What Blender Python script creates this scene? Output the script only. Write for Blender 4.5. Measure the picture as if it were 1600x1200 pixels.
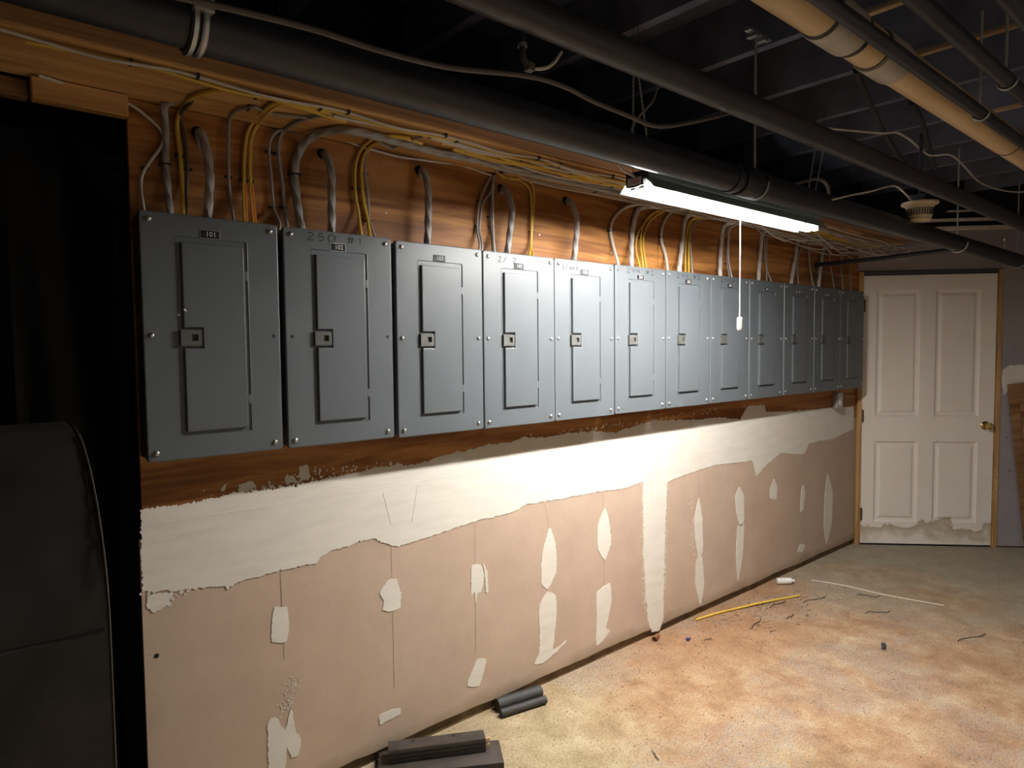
import bpy, bmesh, math, random
from mathutils import Vector, Matrix, noise
S = bpy.context.scene
for o in list(bpy.data.objects): bpy.data.objects.remove(o, do_unlink=True)
COL = S.collection
# ------------------------------------------------------------------ camera, world, exposure
CAM = Vector((0.0, -2.17628, 1.52444))
yaw, pitch, roll = 0.85795, 0.05187, -0.00979
fw = Vector((math.cos(yaw)*math.cos(pitch), math.sin(yaw)*math.cos(pitch), -math.sin(pitch)))
rt0 = Vector((math.sin(yaw), -math.cos(yaw), 0)); up0 = rt0.cross(fw)
rt = math.cos(roll)*rt0 + math.sin(roll)*up0; up = -math.sin(roll)*rt0 + math.cos(roll)*up0
cd = bpy.data.cameras.new('camera'); cam = bpy.data.objects.new('camera', cd); COL.objects.link(cam)
cd.sensor_fit = 'HORIZONTAL'; cd.sensor_width = 36.0; cd.lens = 1060.0/1600.0*36.0; cd.clip_start = .02
m = Matrix((rt, up, -fw)).transposed().to_4x4(); m.translation = CAM; cam.matrix_world = m
S.camera = cam
W = bpy.data.worlds.new('world'); S.world = W; W.use_nodes = True
W.node_tree.nodes['Background'].inputs[0].default_value = (.55, .62, .8, 1)
W.node_tree.nodes['Background'].inputs[1].default_value = .02
S.view_settings.view_transform = 'Standard'; S.view_settings.look = 'None'
S.view_settings.gamma = 1; S.view_settings.use_curve_mapping = False
S.view_settings.exposure = 0.82
LAMP = 260.0            # radiance of the shop light's tubes (built with the fixture below)
LAMP_COL = (1.0, .975, .935)
R = random.Random(7)

# ------------------------------------------------------------------ materials
MATS = {}
def new_mat(name):
    mt = bpy.data.materials.new(name); mt.use_nodes = True
    nt = mt.node_tree; b = nt.nodes['Principled BSDF']; MATS[name] = mt
    return mt, nt, b
def nd(nt, typ, **kw):
    n = nt.nodes.new(typ)
    for k, v in kw.items():
        if k in n.inputs.keys(): n.inputs[k].default_value = v
        else: setattr(n, k, v)
    return n
def coords(nt, scale=(1, 1, 1), loc=(0, 0, 0)):
    tc = nd(nt, 'ShaderNodeTexCoord'); mp = nd(nt, 'ShaderNodeMapping')
    mp.inputs['Scale'].default_value = scale; mp.inputs['Location'].default_value = loc
    nt.links.new(tc.outputs['Object'], mp.inputs[0]); return mp.outputs[0]
def noise_n(nt, vec, scale, detail=4, rough=.55, dist=0):
    n = nd(nt, 'ShaderNodeTexNoise'); n.inputs['Scale'].default_value = scale; n.inputs['Detail'].default_value = detail
    n.inputs['Roughness'].default_value = rough; n.inputs['Distortion'].default_value = dist
    nt.links.new(vec, n.inputs['Vector']); return n.outputs['Fac']
def ramp(nt, fac, stops):
    r = nd(nt, 'ShaderNodeValToRGB'); e = r.color_ramp.elements
    while len(e) < len(stops): e.new(.5)
    for i, (p, c) in enumerate(stops):
        e[i].position = p; e[i].color = (*c, 1) if len(c) == 3 else c
    nt.links.new(fac, r.inputs[0]); return r.outputs[0]
def mix(nt, fac, a, b, mode='MIX'):
    n = nd(nt, 'ShaderNodeMix', data_type='RGBA', blend_type=mode)
    for sock, val in ((n.inputs[0], fac), (n.inputs[6], a), (n.inputs[7], b)):
        if isinstance(val, (int, float)): sock.default_value = val
        elif isinstance(val, tuple): sock.default_value = (*val, 1)
        else: nt.links.new(val, sock)
    return n.outputs[2]
def math_n(nt, op, a, b=0.0, clamp=False):
    n = nd(nt, 'ShaderNodeMath', operation=op); n.use_clamp = clamp
    for i, v in enumerate((a, b)):
        if isinstance(v, (int, float)): n.inputs[i].default_value = v
        else: nt.links.new(v, n.inputs[i])
    return n.outputs[0]
def bump(nt, b, h, strength, dist=.01):
    n = nd(nt, 'ShaderNodeBump'); n.inputs['Strength'].default_value = strength; n.inputs['Distance'].default_value = dist
    nt.links.new(h, n.inputs['Height']); nt.links.new(n.outputs[0], b.inputs['Normal'])
def plain(name, col, rough=.5, metal=0.0, var=.12, scale=30, bmp=.05, spec=.5):
    mt, nt, b = new_mat(name); v = coords(nt); f = noise_n(nt, v, scale)
    lo = tuple(c*(1-var) for c in col); hi = tuple(min(1, c*(1+var)) for c in col)
    nt.links.new(ramp(nt, f, [(.3, lo), (.7, hi)]), b.inputs['Base Color'])
    b.inputs['Roughness'].default_value = rough; b.inputs['Metallic'].default_value = metal
    b.inputs['Specular IOR Level'].default_value = spec
    if bmp: bump(nt, b, noise_n(nt, v, scale*3), bmp, .004)
    return mt
def wood(name, dark, light, axis=0, grain=14, rough=.6, knots=False, wave=0.):
    mt, nt, b = new_mat(name)
    sc = [grain, grain, grain]; sc[axis] = grain*.07
    v = coords(nt, tuple(sc)); g = noise_n(nt, v, 1.0, 8, .6, .6 + wave)
    big = noise_n(nt, coords(nt, (.8, .8, 2.2)), 2.2, 3)
    c = ramp(nt, g, [(.34, tuple(x*.7 for x in dark)), (.44, dark), (.54, tuple((a+bb)/2 for a, bb in zip(dark, light))), (.64, light)])
    c = mix(nt, .45, c, ramp(nt, big, [(.3, (.62, .6, .58)), (.7, (1.05, 1.03, 1.0))]), 'MULTIPLY')
    if knots:
        vo = nd(nt, 'ShaderNodeTexVoronoi'); vo.inputs['Scale'].default_value = 1.0
        nt.links.new(coords(nt, (2.2, 7, 7)), vo.inputs['Vector'])
        c = mix(nt, ramp(nt, vo.outputs['Distance'], [(.03, (1, 1, 1)), (.09, (0, 0, 0))]), c, tuple(x*.3 for x in dark))
    nt.links.new(c, b.inputs['Base Color']); b.inputs['Roughness'].default_value = rough
    b.inputs['Specular IOR Level'].default_value = .3
    bump(nt, b, g, .12, .004); return mt

plain('panel_grey', (.096, .108, .117), .42, 0, .03, 6, .01)
plain('panel_dark', (.05, .052, .055), .6)
plain('latch_grey', (.078, .078, .072), .5, 0, .05)
plain('black_hole', (.006, .006, .006), .9)
plain('zinc', (.5, .5, .49), .3, .85, .06)
plain('rod_zinc', (.42, .42, .42), .5, .2)
plain('galvanised', (.50, .51, .52), .38, .9, .2, 12)
plain('plate_black', (.010, .010, .012), .65, spec=.2)
plain('plate_glare', (.062, .066, .07), .65, spec=.2)  # black plate coloured grey to paint in the glare on it
plain('plate_text', (.62, .62, .60), .7, spec=.2)
plain('graphite', (.014, .014, .016), .95, spec=.03)
plain('pencil', (.22, .15, .10), .8)
plain('paint_white', (.75, .74, .7), .6)
plain('cable_grey', (.30, .28, .265), .5, 0, .12, 8)
plain('cable_white', (.55, .51, .46), .5, 0, .1, 8)
plain('cable_yellow', (.62, .40, .055), .45, 0, .1, 8)
plain('cable_orange', (.75, .22, .035), .45)
plain('cable_brown', (.085, .070, .06), .55)
plain('staple_black', (.014, .014, .018), .5)
plain('black_paint', (.030, .031, .040), .62, 0, .3, 9, .1)
plain('pipe_black', (.016, .017, .023), .45, 0, .3, 7, .08)
plain('deck_hazed', (.13, .138, .19), .85, 0, .35, 5, .2)  # black deck lifted to blue-grey, painting lens haze into its colour
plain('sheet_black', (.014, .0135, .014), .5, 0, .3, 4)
plain('dark_board', (.042, .033, .027), .5, 0, .4, 20)
plain('foam_dark', (.035, .033, .032), .7, 0, .3, 30)
plain('brass', (.60, .43, .16), .22, 1.0, .1)
plain('copper', (.36, .15, .07), .45, .6, .3)
plain('hinge_steel', (.16, .13, .09), .45, .8)
plain('hood_white', (.8, .8, .78), .45)
plain('hood_flare_teal', (.30, .38, .36), .5)  # housing tinted teal, the lamp's flare put into its colour
plain('plastic_white', (.72, .70, .66), .45)
plain('detector_cream', (.52, .42, .28), .5)
plain('sticker_red', (.6, .16, .12), .5)
plain('blue_plastic', (.03, .04, .2), .4)
plain('plain_drywall', (.66, .62, .57), .9, 0, .1, 5, .05)
plain('concrete_wall', (.16, .15, .14), .9, 0, .3, 5, .3)
plain('end_drywall', (.30, .265, .27), .9, 0, .08, 5, .05)
plain('raw_edge', (.66, .58, .50), .8)
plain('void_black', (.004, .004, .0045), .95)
plain('debris_mix', (.20, .125, .075), .8, 0, .7, 60)
plain('sill_brown', (.15, .095, .045), .75, 0, .4, 14, .2)
wood('plywood', (.25, .092, .022), (.52, .235, .066), 0, 9, .55, False, 1.4)
wood('pine', (.52, .28, .095), (.78, .48, .20), 0, 16, .6, True)
wood('pine_dark', (.20, .10, .04), (.33, .18, .08), 0, 16, .6)
wood('jamb_wood', (.42, .23, .09), (.62, .38, .17), 2, 18, .55, False)
wood('lath_tan', (.45, .30, .16), (.58, .42, .25), 1, 20)

def mat_drywall():
    mt, nt, b = new_mat('drywall_paper'); v = coords(nt)
    f = noise_n(nt, v, 3.5, 6, .65); f2 = noise_n(nt, coords(nt, (40, 40, 260)), 1.0, 3)
    c = ramp(nt, f, [(.25, (.45, .335, .255)), (.75, (.54, .41, .315))])
    c = mix(nt, .30, c, ramp(nt, f2, [(.3, (.82, .80, .78)), (.7, (1, 1, 1))]), 'MULTIPLY')
    # damp-stained foot of the sheets
    sx = nd(nt, 'ShaderNodeSeparateXYZ'); nt.links.new(v, sx.inputs[0])
    wob = math_n(nt, 'ADD', sx.outputs[2], math_n(nt, 'MULTIPLY', noise_n(nt, v, 5, 4), -.09))
    c = mix(nt, ramp(nt, wob, [(.0, (.55, .55, .55)), (.055, (0, 0, 0))]), c, (.20, .145, .08))
    nt.links.new(c, b.inputs['Base Color']); b.inputs['Roughness'].default_value = .9; b.inputs['Specular IOR Level'].default_value = .2
    bump(nt, b, f2, .05, .003)
mat_drywall()
def mat_mud():
    mt, nt, b = new_mat('joint_compound'); v = coords(nt, (2, 2, 9))
    f = noise_n(nt, v, 3, 6, .6); c = ramp(nt, f, [(.3, (.64, .60, .525)), (.6, (.71, .665, .59))])
    nt.links.new(c, b.inputs['Base Color']); b.inputs['Roughness'].default_value = .85; b.inputs['Specular IOR Level'].default_value = .25
    bump(nt, b, noise_n(nt, coords(nt, (4, 4, 40)), 2, 5), .08, .002)
mat_mud()
def mat_door():
    mt, nt, b = new_mat('door_paint'); v = coords(nt); sx = nd(nt, 'ShaderNodeSeparateXYZ'); nt.links.new(v, sx.inputs[0])
    n1 = noise_n(nt, v, 7, 5, .6, .6)
    base = ramp(nt, noise_n(nt, v, 3), [(.3, (.77, .71, .63)), (.7, (.82, .76, .69))])
    edge = math_n(nt, 'ADD', math_n(nt, 'MULTIPLY', n1, .36), -.02)          # ragged tide mark
    d = math_n(nt, 'SUBTRACT', sx.outputs[2], edge)
    tide = ramp(nt, math_n(nt, 'ADD', d, .5), [(.37, (.05, .05, .05)), (.43, (.45, .45, .45)), (.497, (.85, .85, .85)), (.503, (0, 0, 0))])
    c = mix(nt, tide, base, (.37, .275, .15))
    nt.links.new(c, b.inputs['Base Color']); b.inputs['Roughness'].default_value = .5
mat_door()
def mat_floor():
    mt, nt, b = new_mat('concrete_floor'); v = coords(nt); sx = nd(nt, 'ShaderNodeSeparateXYZ'); nt.links.new(v, sx.inputs[0])
    n1 = noise_n(nt, v, 1.6, 6, .62, .4); n2 = noise_n(nt, v, 6, 8, .7, .3); n3 = noise_n(nt, v, 70, 4, .7); n4 = noise_n(nt, v, 190, 2, .8)
    conc = ramp(nt, n2, [(.3, (.30, .265, .195)), (.7, (.42, .365, .26))])                       # grey-green concrete
    sand = ramp(nt, n2, [(.30, (.27, .21, .115)), (.48, (.39, .315, .185)), (.7, (.50, .42, .27))])   # pale yellow dust
    clay = ramp(nt, n2, [(.30, (.21, .115, .060)), (.48, (.34, .205, .115)), (.58, (.40, .275, .165)), (.72, (.50, .38, .26))])   # orange clay
    far = math_n(nt, 'ADD', math_n(nt, 'MULTIPLY', math_n(nt, 'SUBTRACT', sx.outputs[0], 3.75), .75), math_n(nt, 'MULTIPLY', math_n(nt, 'SUBTRACT', n1, .5), 2.2))
    far = math_n(nt, 'ADD', far, math_n(nt, 'MULTIPLY', sx.outputs[1], .15), True)
    near = math_n(nt, 'ADD', math_n(nt, 'MULTIPLY', math_n(nt, 'SUBTRACT', 2.45, sx.outputs[0]), 1.1), math_n(nt, 'MULTIPLY', math_n(nt, 'SUBTRACT', n1, .5), 3.0), True)
    c = mix(nt, far, clay, conc); c = mix(nt, math_n(nt, 'MULTIPLY', near, .85), c, sand)
    dx = math_n(nt, 'MULTIPLY', math_n(nt, 'SUBTRACT', sx.outputs[0], 3.35), .95); dy = math_n(nt, 'MULTIPLY', math_n(nt, 'ADD', sx.outputs[1], .12), 1.9)
    rr = math_n(nt, 'ADD', math_n(nt, 'MULTIPLY', dx, dx), math_n(nt, 'MULTIPLY', dy, dy))
    heap = math_n(nt, 'ADD', math_n(nt, 'SUBTRACT', .75, rr), math_n(nt, 'MULTIPLY', math_n(nt, 'SUBTRACT', n2, .5), 2.6), True)       # tracked-in red clay by the wall
    c = mix(nt, math_n(nt, 'MULTIPLY', heap, .75), c, ramp(nt, n2, [(.3, (.20, .085, .038)), (.7, (.38, .20, .10))]))
    grav = math_n(nt, 'MULTIPLY', ramp(nt, noise_n(nt, coords(nt, (1, 1, 1), (3.3, 1.7, 0)), 1.9, 5, .65, .5), [(.48, (0, 0, 0)), (.60, (1, 1, 1))]),
                  ramp(nt, n3, [(.45, (0, 0, 0)), (.56, (1, 1, 1))]))
    c = mix(nt, math_n(nt, 'MULTIPLY', grav, .75), c, ramp(nt, n4, [(.35, (.12, .10, .085)), (.6, (.42, .37, .32))]))
    spk = ramp(nt, noise_n(nt, v, 60, 5, .75), [(.34, (1, 1, 1)), (.42, (0, 0, 0))])
    c = mix(nt, math_n(nt, 'MULTIPLY', spk, .6), c, (.14, .095, .055))
    c = mix(nt, .75, c, ramp(nt, noise_n(nt, v, 120, 5, .8), [(.34, (.40, .38, .36)), (.5, (.92, .92, .92)), (.66, (1.3, 1.3, 1.3))]), 'MULTIPLY')
    nt.links.new(c, b.inputs['Base Color']); b.inputs['Roughness'].default_value = .85; b.inputs['Specular IOR Level'].default_value = .25
    h = math_n(nt, 'ADD', math_n(nt, 'MULTIPLY', n3, .5), n2); bump(nt, b, h, .5, .012)
mat_floor()
def mat_tank():
    mt, nt, b = new_mat('tank_black'); v = coords(nt); n = noise_n(nt, v, 4, 7, .65, .5)
    sc = noise_n(nt, coords(nt, (3, 3, 12)), 5, 4)
    c = ramp(nt, n, [(.3, (.010, .010, .011)), (.55, (.030, .028, .027)), (.75, (.075, .062, .052))])
    c = mix(nt, ramp(nt, sc, [(.72, (0, 0, 0)), (.76, (1, 1, 1))]), c, (.09, .08, .075))
    nt.links.new(c, b.inputs['Base Color']); b.inputs['Roughness'].default_value = .48
    bump(nt, b, n, .1, .01)
mat_tank()
def mat_osb():
    mt, nt, b = new_mat('strand_board'); vo = nd(nt, 'ShaderNodeTexVoronoi'); vo.inputs['Scale'].default_value = 1
    nt.links.new(coords(nt, (30, 30, 12)), vo.inputs['Vector'])
    bw = nd(nt, 'ShaderNodeRGBToBW'); nt.links.new(vo.outputs['Color'], bw.inputs[0])
    c = mix(nt, .7, ramp(nt, noise_n(nt, coords(nt), 14, 5), [(.3, (.17, .075, .032)), (.7, (.36, .18, .08))]), ramp(nt, bw.outputs[0], [(.2, (.55, .52, .5)), (.8, (1.3, 1.28, 1.2))]), 'MULTIPLY')
    nt.links.new(c, b.inputs['Base Color']); b.inputs['Roughness'].default_value = .7
mat_osb()
def mat_pvc():
    mt, nt, b = new_mat('pvc_tan'); n = noise_n(nt, coords(nt, (2, 14, 14)), 1.5, 5)
    nt.links.new(ramp(nt, n, [(.3, (.50, .36, .18)), (.7, (.62, .46, .26))]), b.inputs['Base Color']); b.inputs['Roughness'].default_value = .45
mat_pvc()
plain('pvc_grey', (.40, .36, .30), .5)
def mat_led():
    mt, nt, b = new_mat('lit_tube')
    b.inputs['Base Color'].default_value = (1, 1, 1, 1); b.inputs['Emission Color'].default_value = (*LAMP_COL, 1); b.inputs['Emission Strength'].default_value = LAMP
mat_led()

# ------------------------------------------------------------------ mesh helpers
class MB:
    def __init__(s): s.bm = bmesh.new()
    def face(s, pts):
        return s.bm.faces.new([s.bm.verts.new(p) for p in pts])
    def box(s, lo, hi, bev=0.0, seg=2, mtx=None):
        lo, hi = Vector(lo), Vector(hi)
        c = (lo+hi)/2; d = hi-lo
        t = Matrix.Translation(c) @ Matrix.Diagonal((d.x, d.y, d.z, 1))
        if mtx is not None: t = mtx @ t
        r = bmesh.ops.create_cube(s.bm, size=1, matrix=t)
        if bev:
            es = list({e for v in r['verts'] for e in v.link_edges})
            bmesh.ops.bevel(s.bm, geom=es, offset=bev, segments=seg, affect='EDGES', profile=.6)
        return s
    def prism(s, pts, axis, a, b, bev=0.0, seg=2):
        """polygon in the plane across `axis` (0 x: y,z / 1 y: x,z / 2 z: x,y), from a to b; the b rim may be bevelled"""
        def mk(p, t):
            return {0: (t, p[0], p[1]), 1: (p[0], t, p[1]), 2: (p[0], p[1], t)}[axis]
        n = len(pts); A = [s.bm.verts.new(mk(p, a)) for p in pts]; B = [s.bm.verts.new(mk(p, b)) for p in pts]
        fs = [s.bm.faces.new(A), s.bm.faces.new(B)]
        for i in range(n): fs.append(s.bm.faces.new((A[i], A[(i+1) % n], B[(i+1) % n], B[i])))
        bmesh.ops.recalc_face_normals(s.bm, faces=fs)
        if bev:
            es = [e for e in fs[1].edges]
            bmesh.ops.bevel(s.bm, geom=es, offset=bev, segments=seg, affect='EDGES', profile=.6)
        return s
    def tube(s, pts, r, seg=8, lobes=0, twist=0.0, amp=.0, caps=True, rfun=None):
        P = [Vector(p) for p in pts]; n = len(P)
        t = [(P[min(i+1, n-1)]-P[max(i-1, 0)]).normalized() for i in range(n)]
        a = Vector((0, 0, 1)) if abs(t[0].z) < .9 else Vector((0, 1, 0))
        u = t[0].cross(a).normalized(); rings = []; L = 0
        for i in range(n):
            if i: L += (P[i]-P[i-1]).length
            u = (u - t[i]*u.dot(t[i])).normalized(); w = t[i].cross(u); ring = []
            ri = r*(rfun(i/(n-1)) if rfun else 1)
            for k in range(seg):
                ph = 2*math.pi*k/seg
                rr = ri*(1 + (amp*math.cos(lobes*(ph+L*twist)) if lobes else 0))
                ring.append(s.bm.verts.new(P[i] + u*math.cos(ph)*rr + w*math.sin(ph)*rr))
            rings.append(ring)
        for i in range(n-1):
            for k in range(seg):
                s.bm.faces.new((rings[i][k], rings[i][(k+1) % seg], rings[i+1][(k+1) % seg], rings[i+1][k]))
        if caps: s.bm.faces.new(rings[0][::-1]); s.bm.faces.new(rings[-1])
        return s
    def lathe(s, prof, seg=20, mtx=None):
        """profile of (r, h) turned about local z, then placed by mtx"""
        M = mtx or Matrix(); rings = []
        for r, h in prof:
            rings.append([s.bm.verts.new(M @ Vector((max(r, 1e-5)*math.cos(2*math.pi*k/seg), max(r, 1e-5)*math.sin(2*math.pi*k/seg), h))) for k in range(seg)])
        for i in range(len(rings)-1):
            for k in range(seg): s.bm.faces.new((rings[i][k], rings[i][(k+1) % seg], rings[i+1][(k+1) % seg], rings[i+1][k]))
        s.bm.faces.new(rings[0][::-1]); s.bm.faces.new(rings[-1]); return s
    def ribbon(s, pts, w, fn):
        """flat stroke of width w through 2D pts, fn maps (a,b) to 3D"""
        n = len(pts)
        Q = []
        for i in range(n):
            p = Vector(pts[i]).to_2d(); d = (Vector(pts[min(i+1, n-1)]).to_2d()-Vector(pts[max(i-1, 0)]).to_2d())
            d = d.normalized() if d.length else Vector((1, 0)); q = Vector((-d.y, d.x))*w/2
            Q.append((p+q, p-q))
        V = [(s.bm.verts.new(fn(*a)), s.bm.verts.new(fn(*b))) for a, b in Q]
        for i in range(n-1): s.bm.faces.new((V[i][0], V[i][1], V[i+1][1], V[i+1][0]))
        return s
    def mesh(s, name, mat, smooth=True):
        bmesh.ops.recalc_face_normals(s.bm, faces=s.bm.faces[:])
        me = bpy.data.meshes.new(name); s.bm.to_mesh(me); s.bm.free()
        me.materials.append(MATS[mat])
        if smooth:
            me.polygons.foreach_set('use_smooth', [True]*len(me.polygons)); me.set_sharp_from_angle(angle=math.radians(38))
        return me
    def build(s, name, mat, parent=None, smooth=True): return link(name, s.mesh(name, mat, smooth), parent)
def link(name, me, parent=None, loc=None):
    o = bpy.data.objects.new(name, me); COL.objects.link(o)
    if parent is not None: o.parent = parent
    if loc is not None: o.location = loc
    return o
def empty(name, loc=(0, 0, 0), rot=None):
    o = bpy.data.objects.new(name, None); o.empty_display_size = .1; COL.objects.link(o); o.location = loc
    if rot: o.rotation_euler = rot
    return o
def tag(o, label, cat, group=None):
    o['label'] = label; o['category'] = cat
    if group: o['group'] = group
    return o
def struct(o): o['kind'] = 'structure'; return o
def spline(pts, per=6):
    P = [Vector(p) for p in pts]
    if len(P) < 3: return P
    P = [2*P[0]-P[1]] + P + [2*P[-1]-P[-2]]; out = []
    for i in range(1, len(P)-2):
        p0, p1, p2, p3 = P[i-1:i+3]
        for k in range(per):
            t = k/per
            out.append(.5*((2*p1) + (p2-p0)*t + (2*p0-5*p1+4*p2-p3)*t*t + (3*p1-p0-3*p2+p3)*t**3))
    out.append(P[-2]); return out
def rough_outline(pts, step, amp, seed):
    """walk round a polygon in short steps and jag it like a trowelled edge"""
    out = []; n = len(pts); k = 0
    for i in range(n):
        a, b = Vector(pts[i]).to_2d(), Vector(pts[(i+1) % n]).to_2d(); L = (b-a).length; m = max(1, int(L/step)); d = (b-a)/max(L, 1e-6); q = Vector((-d.y, d.x))
        for j in range(m):
            p = a + (b-a)*(j/m)
            f = noise.noise((p.x*30+seed, p.y*30, seed*.7))*.6 + noise.noise((p.x*110, p.y*110+seed, seed))*.6 + noise.noise((p.x*330, p.y*330+seed, seed))*.5
            out.append(p + q*f*amp)
    return out
def soft_poly(pts, per=5):
    n = len(pts); out = []
    for i in range(n):
        p0, p1, p2, p3 = [Vector(pts[(i+k) % n]).to_2d() for k in (-1, 0, 1, 2)]
        for k in range(per):
            t = k/per
            m1, m2 = (p2-p0)*.2, (p3-p1)*.2
            out.append(p1*(2*t**3-3*t*t+1) + m1*(t**3-2*t*t+t) + p2*(-2*t**3+3*t*t) + m2*(t**3-t*t))
    return out
def text_mesh(name, txt, size, mat, depth=.0006):
    cu = bpy.data.curves.new(name, 'FONT'); cu.body = txt; cu.size = size; cu.extrude = depth/2; cu.align_x = 'CENTER'; cu.align_y = 'CENTER'; cu.resolution_u = 2
    o = bpy.data.objects.new(name, cu); COL.objects.link(o)
    me = bpy.data.meshes.new_from_object(o.evaluated_get(bpy.context.evaluated_depsgraph_get()))
    bpy.data.objects.remove(o); bpy.data.curves.remove(cu); me.name = name
    me.transform(Matrix.Rotation(math.radians(90), 4, 'X'))          # read from the room side (-y)
    me.materials.clear(); me.materials.append(MATS[mat]); return me
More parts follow.
